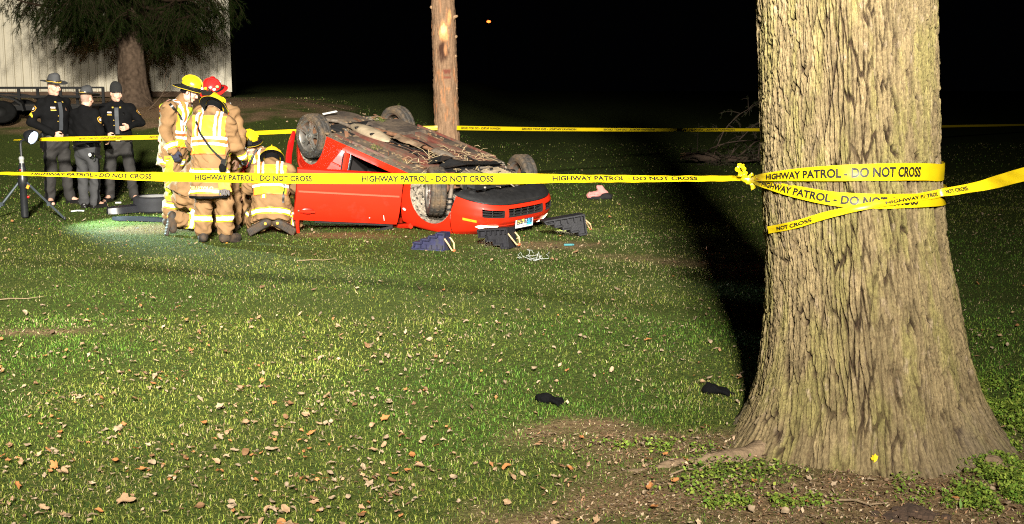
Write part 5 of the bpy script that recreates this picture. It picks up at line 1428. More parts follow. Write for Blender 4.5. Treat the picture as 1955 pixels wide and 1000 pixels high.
    x2 = np.concatenate([x[k], rg_.uniform(.1, 3.0, 9000)]); y2 = np.concatenate([y[k], rg_.uniform(4.9, 6.3, 9000)]); s2 = soil(x2, y2); kk_ = (rg_.random(len(x2)) < .06 + .94 * s2) & (np.hypot(x2 - TX0, y2 - TREE_Y) > .62); x, y = x2[kk_], y2[kk_]; n = len(x)
    a = rg_.uniform(0, 6.28, n); l = rg_.uniform(.004, .015, n) * np.clip(y / 7, .8, 1.8) * (1 + .45 * (soil(x, y) < .3)); w = l * rg_.uniform(.2, .8, n); z = H(x, y) + rg_.uniform(.004, .016, n) + .016 * (soil(x, y) < .3); tz = rg_.normal(0, .4, n) * l
    c0 = np.stack([x, y, z], 1); e = np.stack([np.cos(a) * l, np.sin(a) * l, tz], 1); f = np.stack([-np.sin(a) * w, np.cos(a) * w, tz * .3], 1)
    VV = np.stack([c0 - e, c0 - f, c0 + e, c0 + f], 1).reshape(-1, 3); pal = np.array([(.28, .195, .12), (.18, .105, .058), (.38, .29, .19), (.24, .13, .065), (.07, .04, .022)])
    CC = np.repeat(pal[rg_.integers(0, 5, n)] * rg_.uniform(.7, 1.3, (n, 1)) * (1 + .35 * (soil(x, y) < .3))[:, None], 4, 0)
    Q = np.arange(4 * n).reshape(-1, 4) + n0
    o = mk('leaf_litter', np.concatenate(Vs + [VV]), [np.concatenate(T_), Q], mat('litter', (.4, .3, .2), rough=.8, var=0, attr='tint'), smooth=False, attrs={'tint': np.concatenate(C + [CC])})
    tag(o, 'small dry leaves and crumbs of bark strewn over lawn and soil', 'leaf litter', kind='stuff')
    # a few twigs
    tw = mat('dry_twig', (.19, .135, .08), rough=.9, var=.3, vs=30)
    for px, py, L_, rz, lab in ((30, 575, .45, .25, 'thin bare twig on the grass at the left edge'), (950, 798, .0, 0, ''), (1640, 968, .22, -.5, 'pale twig on the soil in front of the big trunk'), (1320, 905, .25, .45, 'dark twig lying on the soil left of the trunk foot'), (603, 500, .4, .1, 'curved twig on the grass in front of the car door')):
        if not L_: continue
        p = G(px, py); o = MB().tube([(-L_ / 2, 0, .015), (-L_ * .1, .02, .024), (L_ * .2, 0, .02), (L_ / 2, .03, .03)], [.0045, .0045, .0035, .002], 5).build('twig', tw, None, True); o.location = p; o.rotation_euler = (0, 0, rz); tag(o, lab, 'twig')
    # clods of dark earth
    em = mat('dark_earth', (.055, .032, .02), rough=.95, var=.5, vs=30, bump=.8, bs=60)
    for px, py, r, lab in ((1735, 985, .10, 'dark crumbly heap of earth at the bottom edge in front of the trunk'),):
        p = G(px, py); m = MB()
        for _ in range(60):
            q = rg_.normal(size=3) * np.array([r * .7, r * .45, 0]); s = rg_.uniform(.008, .03); m.ball((q[0], q[1], max(.0, .035 - .25 * np.hypot(q[0], q[1]))), (s, s * .8, s * .7), 6)
        o = m.build('earth_heap', em, None, True); o.location = p; tag(o, lab, 'earth heap')
leaves()
# ================================================================ PEOPLE
SKIN = mat('skin', (.62, .36, .26), rough=.5, var=.10, vs=30, spec=.4)
LIP = mat('lips', (.45, .17, .14), rough=.45, var=.05)
HAIRD = mat('hair_dark', (.045, .028, .018), rough=.7, var=.4, vs=120, bump=.4, bs=300)
HAIRS = mat('hair_shaved', (.34, .215, .165), rough=.8, var=.25, vs=160, bump=.3, bs=400)
EYEW = mat('eye_white', (.75, .72, .68), rough=.2, var=0); EYED = mat('iris', (.03, .02, .015), rough=.15, var=0)
TAN = mat('turnout_cloth', (.215, .125, .058), rough=.85, var=.28, vs=5, bump=.4, bs=34, spec=.2, dirt=(.20, .12, .06), dmask=(.60, .85))
LIME = mat('vest_lime', (.50, .70, .03), rough=.7, var=.06, vs=8, spec=.3)
YELB = mat('band_yellow', (.68, .62, .015), rough=.5, var=.05)
REFL = mat('band_silver', (.80, .80, .78), rough=.3, var=.06, vs=20, spec=.7)
ORNG = mat('band_orange', (.85, .15, .025), rough=.6, var=.05)
BLKC = mat('black_cloth', (.0045, .0045, .005), rough=.9, var=.3, vs=12, bump=.3, bs=60, spec=.12)
BLKL = mat('black_leather', (.013, .012, .012), rough=.35, var=.3, vs=20)
BOOTM = mat('boot_rubber', (.020, .016, .013), rough=.7, var=.4, vs=14, dirt=(.06, .038, .022), dmask=(.45, .6))
NAVYG = mat('navy_glove', (.020, .022, .045), rough=.8, var=.3, vs=40, bump=.3)
HYEL = mat('helmet_yellow', (.84, .60, .015), rough=.28, var=.06, vs=9, coat=.5)
HRED = mat('helmet_red', (.62, .02, .018), rough=.28, var=.08, vs=9, coat=.5)
HBLK = mat('helmet_black', (.014, .014, .014), rough=.4, var=.2)
GREYW = mat('trouser_grey', (.023, .021, .020), rough=.85, var=.18, vs=6, bump=.3, bs=120)
GREYL = mat('trouser_grey_light', (.040, .040, .043), rough=.85, var=.18, vs=6, bump=.3, bs=120)
HATG = mat('hat_felt', (.045, .046, .048), rough=.8, var=.2, vs=20)
GOLD = mat('gold_cord', (.80, .55, .10), rough=.35, metal=.4, var=.15, vs=60)
TIE = mat('grey_tie', (.045, .050, .058), rough=.7, var=.1)
PATCHY = mat('patch_gold', (.70, .36, .04), rough=.7, var=.1); PATCHW = mat('patch_white', (.75, .62, .55), rough=.7, var=.3, vs=90)
KNIT = mat('black_knit_cap', (.012, .012, .012), rough=.95, var=.3, vs=60, bump=.6, bs=140)
GLVO = mat('work_glove_orange', (.72, .36, .05), rough=.8, var=.2, vs=25); GLVG = mat('work_glove_grey', (.11, .10, .10), rough=.85, var=.3, vs=30)

def stand(lean=0.0, s=1.0):
    J = dict(pel=(0, 0, .96), che=(0, .02 + lean * .6, 1.30), nek=(0, .0 + lean, 1.50), hd=(0, .03 + lean * 1.25, 1.665),
             shR=(.195, lean * .9, 1.44), elR=(.255, lean * .6 - .02, 1.16), wrR=(.25, lean * .6 + .06, .90),
             hipR=(.095, 0, .93), knR=(.115, .02, .51), anR=(.12, -.02, .09), toR=(.15, .17, .03))
    for k in list(J):
        if k.endswith('R'): x, y, z = J[k]; J[k[:-1] + 'L'] = (-x, y, z)
    return {k: np.array(v, float) * s for k, v in J.items()}
def head_frame(yaw, pitch, roll=0.0):
    """pitch > 0 looks down, yaw > 0 turns to the person's left; columns: right, forward, up"""
    return Rz(yaw) @ Rx(-pitch) @ Ry(roll)
def hand_prims(w, d, n, sgn, curl=.4, k=1.0, fat=0.0):
    """wrist, direction, palm normal, thumb side"""
    d = unit(d); n = unit(n - d * (np.asarray(n) @ d)); s = np.cross(d, n) * sgn
    pr = [('cap', w - d * .02, w + d * .03, .027 + fat, .026 + fat, .012)]
    R = np.stack([s, d, n], 1)
    pr.append(('box', w + d * .052, R, (.041 + fat, .048 + fat, .0155 + fat), .014, .012))
    for i, (o, L_) in enumerate(((.031, .070), (.010, .080), (-.011, .074), (-.031, .058))):
        b = w + d * .092 + s * o; a = 0.0; rr = .0098 - .0006 * (i == 3) + fat
        for q, fr in enumerate((.45, .30, .25)):
            a += curl * (.75, 1.0, .8)[q] + .06; v = d * math.cos(a) + n * math.sin(a); e = b + v * L_ * fr
            pr.append(('cap', b, e, rr, rr * .93, .004)); b = e; rr *= .93
    b = w + d * .022 + s * .030; v = unit(d * .62 + s * .62 + n * .35); e = b + v * .042; v2 = unit(d * .85 + s * (.35 - .5 * curl) + n * (.35 + .4 * curl)); e2 = e + v2 * .034
    pr += [('cap', b, e, .0145 + fat, .0125 + fat, .01), ('cap', e, e2, .0122 + fat, .010 + fat, .004)]
    return pr
def limb_axes(J, s):
    return J['sh' + s], J['el' + s], J['wr' + s]

class Person:
    def __init__(p, label, group, px, py, Y, heading, J, hyaw=0, hpitch=.1, hroll=0, hands=None, scale=1.0, hair='short'):
        c = at(px, py, Y); c[2] = H(c[0], c[1])
        p.root = empty('person', tuple(c), heading, label, 'person', group); p.J = J; p.HR = head_frame(hyaw, hpitch, hroll); p.hc = J['hd']; p.seed = int(px)
        p.parts = {}; hands = hands or {}
        p.hands = {}
        pr = []
        lat = unit(J['shR'] - J['shL']); up = unit(J['che'] - J['pel']); fw = np.cross(up, lat); p.lat, p.up, p.fw = lat, up, fw
        # body: one continuous figure
        pr += [('ecap', J['pel'], J['pel'] + up * .12, .150, .135, fw, .68, .05), ('ecap', J['pel'] + up * .1, J['che'] + up * .06, .135, .158, fw, .64, .06), ('cap', J['shL'], J['shR'], .06, .06, .06), ('cap', J['nek'] - up * .03, J['hc' if 0 else 'hd'] + p.HR @ u(0, -.02, -.07), .060, .056, .03)]
        for s in 'LR':
            pr += [('cap', J['sh' + s], J['el' + s], .056, .043, .03), ('cap', J['el' + s], J['wr' + s], .043, .029, .015), ('cap', J['hip' + s], J['kn' + s], .085, .057, .04), ('cap', J['kn' + s], J['an' + s], .057, .038, .02), ('cap', J['an' + s], J['to' + s] , .040, .028, .02)]
            sg = 1 if s == 'R' else -1
            hd = hands.get(s, {}); d = np.asarray(hd.get('d', unit(J['wr' + s] - J['el' + s]))); n = np.asarray(hd.get('n', -lat * sg)); cu = hd.get('curl', .35); ts = hd.get('thumb', 0)
            if not ts:
                d_ = unit(d); n_ = unit(n - d_ * (n @ d_)); ts = 1 if np.cross(d_, n_) @ (fw + up * .3) > 0 else -1
            p.hands[s] = (J['wr' + s], unit(d), n, ts, cu); pr += hand_prims(J['wr' + s], d, n, ts, cu)
        pr += p.head_prims()
        V, F = sdf_mesh(pr, .0082)
        L_ = (V[F].mean(1) - p.hc) @ p.HR
        mi = np.zeros(len(F), int)
        x, y, z = L_.T
        inh = (np.abs(x) < .1) & (np.abs(y) < .14) & (z > -.16) & (z < .16)
        if hair == 'shaved': mi[inh & (z > -.055) & (y < -.0 + .4 * (z - .03)) & (np.abs(x) < .076) & ~((np.abs(x) > .071) & (y > -.035))] = 2
        elif hair == 'short': mi[inh & (z > -.045) & (y < .015 + .35 * (z - .04)) & ~((np.abs(x) > .073) & (y > -.035))] = 1
        elif hair == 'beard':
            mi[inh & (z > -.03) & (y < .01) & (np.abs(x) < .075)] = 1
            mi[inh & (y > .072) & (z < -.046) & (z > -.056) & (np.abs(x) < .036)] = 1; mi[inh & (y > .075) & (z < -.082) & (np.abs(x) < .026)] = 1
        mi[inh & (y > .078) & (z > .019) & (z < .030) & (np.abs(x) > .012) & (np.abs(x) < .05)] = 1
        mi[inh & (y > .086) & (z > -.072) & (z < -.058) & (np.abs(x) < .024)] = 3
        p.body = mk('body', V, F, [SKIN, HAIRD, HAIRS, LIP], p.root, mi=mi)
        for s in (-1, 1):
            e = MB(); e.ball(p.W(s * .032, .0805, .003), (.0125, .011, .0085), 10); o = e.build('eye', EYEW, p.body, True)
            MB().ball(p.W(s * .032, .0905, .004), .0062, 8).build('iris', EYED, o, True) if False else MB().ball(p.W(s * .032, .0875, .003), .0062, 8).build('eye', EYED, p.body, True)
    def W(p, x, y, z): return p.hc + p.HR @ np.array([x, y, z], float)
    def head_prims(p):
        R = p.HR; W_ = p.W; E = np.eye(3)
        pr = [('ell', W_(0, -.012, .032), R, (.075, .096, .098), .03), ('ell', W_(0, .026, -.042), R, (.058, .066, .078), .03), ('ell', W_(0, .070, -.098), R, (.024, .020, .020), .025),
              ('cap', W_(-.038, .082, .024), W_(.038, .082, .024), .011, .011, .012)]
        for s in (-1, 1):
            pr += [('ell', W_(s * .043, .060, -.028), R, (.026, .026, .024), .02), ('ell', W_(s * .055, .0, -.07), R, (.016, .04, .03), .02)]
        for s in (-1, 1): pr.append(('ell', W_(s * .032, .099, .004), R, (.018, .016, .0115), 'sub'))
        pr += [('cap', W_(0, .088, .010), W_(0, .110, -.033), .0085, .0125, .010), ('cap', W_(-.013, .094, -.036), W_(.013, .094, -.036), .010, .010, .006),
               ('cap', W_(-.020, .084, -.060), W_(.020, .084, -.060), .0075, .0075, .006), ('cap', W_(-.016, .083, -.071), W_(.016, .083, -.071), .0085, .0085, .006)]
        for s in (-1, 1): pr.append(('ell', W_(s * .078, -.012, -.008), R @ Rz(s * -.35), (.010, .022, .033), .006))
        return pr
    def cloth(p, name, prims, m, h=.0115, fold=.007, fs=1.0, parent=None):
        V, F = sdf_mesh(prims, h, fold, fs, p.seed)
        o = mk(name, V, F, m, parent or p.root); N = tri_normals(V, F); p.parts[name] = (o, V, F, N, BVHTree.FromPolygons([tuple(q) for q in V], [tuple(f) for f in F])); return o
    def band(p, pname, name, a, b, t0, t1, m, off=.004, rad=.2, extra=(), filt=None):
        """a band round a sleeve, leg or hem: between two cuts square to the line a-b, at distances t0..t1 from a"""
        o, V, F, N, _ = p.parts[pname]; a, b = np.asarray(a), np.asarray(b); d = unit(b - a)
        def fl(C):
            t = (C - a) @ d; q = C - a - t[:, None] * d; k = (t > t0 - .05) & (t < t1 + .05) & (np.linalg.norm(q, axis=1) < rad)
            return k & filt(C) if filt is not None else k
        return sheet(name, patch(V, F, N, [(a + d * t0, d), (a + d * t1, -d)] + list(extra), off, fl), m, o)
    def stick(p, pname, txt, c, right, up, look, width, hgt, m, off=.003, name='lettering'):
        o, V, F, N, bvh = p.parts[pname]; T, Ft = text2d(txt); w = T[:, 0].max(); q = []
        for x, y in T:
            s = np.asarray(c) + unit(right) * (x / w - .5) * width + unit(up) * (y - .5) * hgt - unit(look) * .4
            h = bvh.ray_cast(Vector(s), Vector(unit(look)), 1.0); q.append(np.array(h[0]) - unit(look) * off if h[0] else s + unit(look) * .4)
        return MB().add(q, Ft).build(name, m, o)
    def decal(p, pname, name, poly, c, right, up, look, m, off=.004, parent=None):
        """a small flat badge or patch laid on cloth: outline in metres round a centre point"""
        o, V, F, N, bvh = p.parts[pname]; q = []
        P = [np.mean(poly, 0)] + list(poly)
        for x, y in P:
            s = np.asarray(c) + unit(right) * x + unit(up) * y - unit(look) * .3
            h = bvh.ray_cast(Vector(s), Vector(unit(look)), .7); q.append(np.array(h[0]) - unit(look) * off if h[0] else s + unit(look) * .3)
        n = len(poly); return MB().add(q, [(0, 1 + i, 1 + (i + 1) % n) for i in range(n)]).build(name, m, parent or o)
    def strap(p, pname, name, pts, wd, m, off=.008, look=None, th=.004):
        """a belt laid over cloth along points, each dropped on the cloth along look"""
        o, V, F, N, bvh = p.parts[pname]; P = np.array(pts, float); n = 26; tt = np.linspace(0, 1, n); Q = np.stack([np.interp(tt, np.linspace(0, 1, len(P)), P[:, q]) for q in range(3)], 1); R_ = []
        for q in Q:
            h = bvh.ray_cast(Vector(q - unit(look) * .5), Vector(unit(look)), 1.0); R_.append(np.array(h[0]) - unit(look) * off if h[0] else q)
        R_ = np.array(R_); R_[1:-1] = (R_[:-2] + R_[1:-1] * 2 + R_[2:]) / 4
        T = np.gradient(R_, axis=0); V2 = []
        for i in range(n):
            s = unit(np.cross(T[i], look)) * wd / 2; e = unit(look) * th; V2 += [R_[i] - s, R_[i] + s, R_[i] + s + e, R_[i] - s + e]
        Fq = [(i * 4 + j, i * 4 + (j + 1) % 4, i * 4 + 4 + (j + 1) % 4, i * 4 + 4 + j) for i in range(n - 1) for j in range(4)]
        return MB().add(V2, Fq).build(name, m, o, True)
    def glove(p, s, m, fat=.005):
        w, d, n, ts, cu = p.hands[s]; pr = hand_prims(w, d, n, ts, cu, fat=fat) + [('cap', w - d * .07, w - d * .01, .046, .038, .015)]
        V, F = sdf_mesh(pr, .0075, .002, 3, p.seed); return mk('glove', V, F, m, p.root)

def ring_mesh(rows, n, c, R, closed_top=True):
    """rows: functions angle -> (x, y, z) in the head frame; angle 0 = right, pi/2 = forward"""
    V = []; k = len(rows)
    for f in rows:
        for j in range(n): V.append(c + R @ np.array(f(2 * PI * j / n)))
    F = [(i * n + j, i * n + (j + 1) % n, (i + 1) * n + (j + 1) % n, (i + 1) * n + j) for i in range(k - 1) for j in range(n)]
    if closed_top: F.append(tuple((k - 1) * n + j for j in range(n)))
    return V, F
def fire_helmet(p, colour, shield=True, goggles=True, stickers=False):
    h = empty('helmet'); h.parent = p.root; c = p.W(0, -.005, .055); R = p.HR
    def dome(s, z, ridge=True):
        def f(a):
            rg_ = 1 + (.045 * max(0, math.cos(a * 4)) ** 6 if ridge and z > .03 else 0)
            return (.108 * s * math.cos(a) * rg_, .132 * s * math.sin(a) * rg_, z)
        return f
    rows = [dome(1.0, .0, False), dome(1.0, .02), dome(.985, .045)] + [dome(math.cos(q), .045 + .105 * math.sin(q)) for q in np.linspace(.22, 1.42, 8)]
    V, F = ring_mesh(rows, 40, c, R); sh = MB().add(V, F).build('shell', colour, h, True)
    # combs front to back and side to side
    m = MB(); a = np.linspace(.15, PI - .15, 18); m.tube([c + R @ u(0, .138 * math.cos(q), .048 + .112 * math.sin(q)) for q in a], .010, 6); m.tube([c + R @ u(.114 * math.cos(q), 0, .048 + .112 * math.sin(q)) for q in a], .008, 6); m.build('comb', colour, sh, True)
    def brim(s, dz):
        def f(a):
            back = max(0, -math.sin(a)); fr = max(0, math.sin(a)); r = .012 + .030 * s * (1 + .55 * fr + 1.9 * back ** 1.5)
            return ((.108 + r * .95) * math.cos(a), (.132 + r) * math.sin(a), dz - .022 * s * (1 + .9 * back - .6 * fr))
        return f
    V, F = ring_mesh([dome(1.0, .012, False), brim(.35, .008), brim(1, .006), brim(1, -.002), brim(.35, -.004), dome(.98, -.004, False)], 44, c, R, False); b = MB().add(V, F).build('brim', HBLK if colour is not HRED else HRED, h, True)
    V, F = ring_mesh([dome(1.035, .004, False), dome(1.04, .030, False)], 40, c, R, False); MB().add(V, F).build('hat_band', HBLK, sh, True)
    V, F = ring_mesh([brim(.97, .0055), brim(1.05, .003), brim(.97, -.001)], 44, c, R, False); MB().add(V, F).build('brim_edge', colour, b, True)
    if shield:
        po = [(-.032, 0), (.032, 0), (.036, .05), (.0, .092), (-.036, .05)]; m = MB()
        Vs = [c + R @ u(x, .150 - .35 * z, .018 + z) for x, z in po] + [c + R @ u(x, .140 - .35 * z, .018 + z) for x, z in po]
        m.add(Vs, [(0, 1, 2, 3, 4), (9, 8, 7, 6, 5)] + [(i, 5 + i, 5 + (i + 1) % 5, (i + 1) % 5) for i in range(5)]); o = m.build('front_shield', HBLK, h)
        MB().add([c + R @ u(x * .7, .1525 - .35 * z, .018 + z) for x, z in ((-.03, .02), (.03, .02), (.02, .055), (-.02, .055))], [(0, 1, 2, 3)]).build('shield_plate', REFL if colour is HYEL else YELB, o)
    if goggles:
        g = MB(); g.tube([c + R @ u(.125 * math.cos(q), .150 * math.sin(q), .022 + .012 * math.sin(q)) for q in np.linspace(-.4, PI + .4, 26)], .011, 6); g.build('goggle_strap', HBLK, h, True)
        g = MB(); g.box(c + R @ u(0, .158, .045), (.135, .035, .052), R); g.build('goggles', HBLK, h)
    # ear flap and chin strap
    V, F = ring_mesh([lambda a: (.094 * math.cos(a), .108 * math.sin(a) - .012, .0), lambda a: (.096 * math.cos(a), .104 * math.sin(a) - .016, -.075 if math.sin(a) < .15 else -.005)], 36, c, R, False)
    MB().add(V, F).build('ear_cover', BLKC, h, True)
    for s in (-1, 1): MB().tube([p.W(s * .088, .03, .045), p.W(s * .080, .045, -.04), p.W(s * .045, .065, -.105), p.W(0, .078, -.125)], .0058, 5).build('chin_strap', BLKL, h, True)
    if stickers:
        for q, (m_, a, z) in enumerate(((REFL, .6, .06), (YELB, 1.4, .09), (REFL, 2.3, .06), (mat('sticker_green', (.2, .6, .2), var=0), 2.7, .075), (REFL, 4.3, .05), (YELB, 5.2, .07))):
            e = c + R @ u(.110 * math.cos(a), .134 * math.sin(a), z); MB().ball(e, (.022, .022, .018), 8).build('sticker', m_, sh, True)
    return h
def campaign_hat(p, tilt=0.0):
    h = empty('campaign_hat'); h.parent = p.root; R = p.HR @ Rx(tilt); c = p.W(0, -.008, .070)
    def cr(s, z):
        def f(a):
            pin = 1 - .16 * (z / .12) * max(0, math.cos(2 * a - PI / 2)) ** 2 - .10 * (z / .12) * max(0, math.cos(2 * a + PI / 2)) ** 2
            return (.088 * s * pin * math.cos(a), .106 * s * pin * math.sin(a), z + .012 * math.sin(a) * (z > .08))
        return f
    V, F = ring_mesh([cr(1.02, 0), cr(1.0, .03), cr(.97, .06), cr(.90, .09), cr(.76, .112), cr(.5, .124), cr(.2, .128)], 40, c, R); MB().add(V, F).build('crown', HATG, h, True)
    def br(r, dz): return lambda a: ((.088 + r) * math.cos(a), (.106 + r * .92) * math.sin(a), dz + .16 * r * abs(math.cos(a)) ** 2 - .05 * r)
    V, F = ring_mesh([br(.0, .002), br(.05, .002), br(.098, .003), br(.101, .0), br(.098, -.004), br(.05, -.004), br(0, -.004)], 44, c, R, False); MB().add(V, F).build('brim', HATG, h, True)
    V, F = ring_mesh([cr(1.05, .004), cr(1.05, .028)], 40, c, R, False); MB().add(V, F).build('hat_band', BLKL, h, True)
    m = MB(); m.tube([c + R @ np.array(cr(1.08, .008 + .006 * math.sin(3 * q))(q)) for q in np.linspace(0, 2 * PI, 40)], .006, 5); m.ball(c + R @ u(.02, .112, .012), (.012, .008, .009), 7).ball(c + R @ u(-.025, .112, .012), (.014, .008, .009), 7); m.build('gold_cord', GOLD, h, True)
    MB().tube([p.W(.078, .0, .06), p.W(.074, -.06, .0), p.W(.03, -.10, -.035), p.W(-.03, -.10, -.035), p.W(-.074, -.06, .0), p.W(-.078, 0, .06)], .0045, 4).build('head_strap', BLKL, h, True) if tilt > 5 else None
def knit_cap(p):
    c = p.W(0, -.012, .056); R = p.HR
    def d(s, z): return lambda a: (.090 * s * math.cos(a) * (1 + .008 * math.cos(24 * a)), .108 * s * math.sin(a) * (1 + .008 * math.cos(24 * a)), z + .006 * -math.sin(a))
    V, F = ring_mesh([d(.93, -.040), d(.98, -.032), d(1.0, -.002), d(.985, .006), d(.95, .04), d(.86, .075), d(.68, .102), d(.40, .120), d(.1, .127)], 72, c, R); MB().add(V, F).build('knit_cap', KNIT, p.root, True)

def turnout(p, hem=.25, trouser_bands=True, vest=True, boots=True, cuffs=True, coatfold=.015, hemband=True, hb=(.025, .105)):
    """firefighter's coat, vest, trousers and boots laid over the joints"""
    J, lat, up, fw = p.J, p.lat, p.up, p.fw
    lo = J['pel'] - up * hem
    hipm = .5 * (J['hipL'] + J['hipR'])
    C = [('ecap', lo, J['pel'] + up * .10, .232, .205, fw, .74, .03), ('ecap', J['pel'] + up * .05, J['che'] + up * .02, .205, .215, fw, .72, .06), ('ecap', J['che'], J['nek'] - up * .09, .215, .16, fw, .70, .06), ('cap', J['shL'] - lat * -.01, J['shR'] - lat * .01, .088, .088, .07),
         ('cap', J['nek'] - up * .05, J['nek'] + up * .055 + p.HR @ u(0, -.01, 0) , .092, .078, .03)]
    for s in 'LR': C += [('cap', J['sh' + s], J['el' + s], .090, .076, .05), ('cap', J['el' + s], J['wr' + s] - unit(J['wr' + s] - J['el' + s]) * .012, .076, .062, .02)]
    for s in 'LR': d = unit(J['wr' + s] - J['el' + s])
    if 'hemplane' in p.__dict__: C.append(('plane', p.hemplane[0], p.hemplane[1]))
    else: C.append(('plane', lo + up * 0.0, -up))
    coat = p.cloth('coat', C, TAN, .0115, coatfold, 1.2)
    T = [('ecap', hipm + up * .10, hipm - up * .06, .185, .18, fw, .78, .04)]
    for s in 'LR':
        T += [('cap', J['hip' + s], J['kn' + s], .125, .098, .05), ('cap', J['kn' + s], J['an' + s] + unit(J['kn' + s] - J['an' + s]) * .075, .100, .094, .03)]
    for s in 'LR':
        if p.__dict__.get('ankleclip', True): pass
    T2 = T
    p.cloth('trousers', T2, TAN, .0115, .016, 1.3)
    if boots:
        for s in 'LR':
            a, t, k = J['an' + s], J['to' + s], J['kn' + s]; sh = unit(k - a); f_ = unit(t - a); sole = unit(sh - f_ * (sh @ f_))
            Rb = np.stack([np.cross(f_, sole), f_, sole], 1)
            pr = [('cap', a + sh * .10, a - sole * .02, .062, .056, .02), ('ecap', a - f_ * .03 - sole * .040, t - f_ * .01 + sole * .014, .052, .050, np.cross(f_, sole), 1.0, .03), ('box', .5 * (a + t) - sole * .050 + f_ * .01, Rb, (.050, .150, .016), .012, .01)]
            for q in np.linspace(-.12, .14, 8): pr.append(('box', .5 * (a + t) - sole * .064 + f_ * q, Rb, (.046, .009, .010), .004, .003))
            V, F = sdf_mesh(pr, .009); o = mk('boot', V, F, BOOTM, p.root)
            e = .5 * (a + t) - sole * .077 - f_ * .08; MB().ball(e, (.022, .022, .022), 8).build('sole_badge', GLVO, o, True)
    if trouser_bands:
        for s in 'LR':
            k, a = J['kn' + s], J['an' + s]; L_ = np.linalg.norm(a - k)
            p.band('trousers', 'yellow_band', k, a, L_ - .235, L_ - .155, YELB, .004, .16, filt=lambda C, k=k, a=a, o=J['kn' + ('L' if s == 'R' else 'R')], oa=J['an' + ('L' if s == 'R' else 'R')]: segd(C, k, a) < segd(C, o, oa))
            p.band('trousers', 'silver_band', k, a, L_ - .217, L_ - .173, REFL, .007, .16, filt=lambda C, k=k, a=a, o=J['kn' + ('L' if s == 'R' else 'R')], oa=J['an' + ('L' if s == 'R' else 'R')]: segd(C, k, a) < segd(C, o, oa))
    if cuffs:
        for s in 'LR':
            e, w = J['el' + s], J['wr' + s]; L_ = np.linalg.norm(w - e)
            fl = lambda C, e=e, w=w: segd(C, e, w) < .13
            p.band('coat', 'yellow_band', e, w, L_ - .115, L_ - .035, YELB, .004, .12, filt=fl); p.band('coat', 'silver_band', e, w, L_ - .098, L_ - .052, REFL, .007, .12, filt=fl)
    notarm = lambda C: np.minimum(segd(C, J['elL'], J['wrL']), segd(C, J['elR'], J['wrR'])) > .088
    core = lambda C: np.minimum(segd(C, J['shL'] * .35 + J['elL'] * .65, J['wrL']), segd(C, J['shR'] * .35 + J['elR'] * .65, J['wrR'])) > .095
    L2 = hem
    if hemband: p.band('coat', 'yellow_band', lo, J['pel'], hb[0], hb[1], YELB, .004, .4, filt=core); p.band('coat', 'silver_band', lo, J['pel'], hb[0] + .018, hb[1] - .018, REFL, .007, .4, filt=core)
    p.torso = (lo, J['pel'], core)
    if vest:
        top = J['nek'] - up * .02; ta, tb = J['pel'] + up * .065, J['nek'] - up * .01
        c0 = J['che']; w = .200
        core2 = lambda C: (np.minimum(segd(C, J['shL'] * .45 + J['elL'] * .55, J['wrL']), segd(C, J['shR'] * .45 + J['elR'] * .55, J['wrR'])) > .10) & (np.linalg.norm(C - p.hc, axis=1) > .13)
        sides = [(c0 + lat * w, -lat), (c0 - lat * w, lat)]
        openf = []
        v = p.band('coat', 'vest', ta, tb, 0, np.linalg.norm(tb - ta), LIME, .012, .5, extra=sides, filt=core2)
        h0 = .10
        for i, (m_, b) in enumerate(((REFL, 0), (ORNG, .034), (REFL, .068))):
            q = p.band('coat', 'silver_band' if m_ is REFL else 'orange_band', ta, tb, h0 + b, h0 + b + .034, m_, .016, .5, extra=[(c0 + lat * (w + .02), -lat), (c0 - lat * (w + .02), lat)], filt=core)
        p.band('coat', 'orange_trim', ta, tb, -.006, .010, ORNG, .015, .5, extra=[(c0 + lat * (w + .0), -lat), (c0 - lat * (w + .0), lat)], filt=core)
        for sg in (-1, 1):
            for i, (m_, b) in enumerate(((REFL, .070), (ORNG, .098), (REFL, .126))):
                p.band('coat', 'silver_band' if m_ is REFL else 'orange_band', ta, tb, h0 + .104, np.linalg.norm(tb - ta) + .06, m_, .016, .5, extra=[(c0 + lat * sg * b, lat * sg), (c0 + lat * sg * (b + .028), -lat * sg)], filt=core2)
            p.band('coat', 'orange_trim', ta, tb, 0, np.linalg.norm(tb - ta) - .02, ORNG, .0155, .5, extra=[(c0 + lat * sg * (w - .012), lat * sg), (c0 + lat * sg * (w + .002), -lat * sg)], filt=core2)
    return coat
def segd(C, a, b):
    a, b = np.asarray(a), np.asarray(b); ba = b - a; t = np.clip(((C - a) @ ba) / (ba @ ba), 0, 1); return np.linalg.norm(C - a - t[:, None] * ba, axis=1)
def radio(p, parent, c, R=np.eye(3)):
    o = MB().box(c, (.058, .035, .15), R).build('radio', BLKL, parent); MB().tube([c + R @ u(.015, 0, .07), c + R @ u(.02, 0, .16)], .007, 6).build('antenna', BLKL, o, True)
    MB().ball(c + R @ u(0, .0, -.03), (.045, .035, .06), 10).build('pouch', BLKC, o, True)
FG = 'firefighters working beside the overturned car'

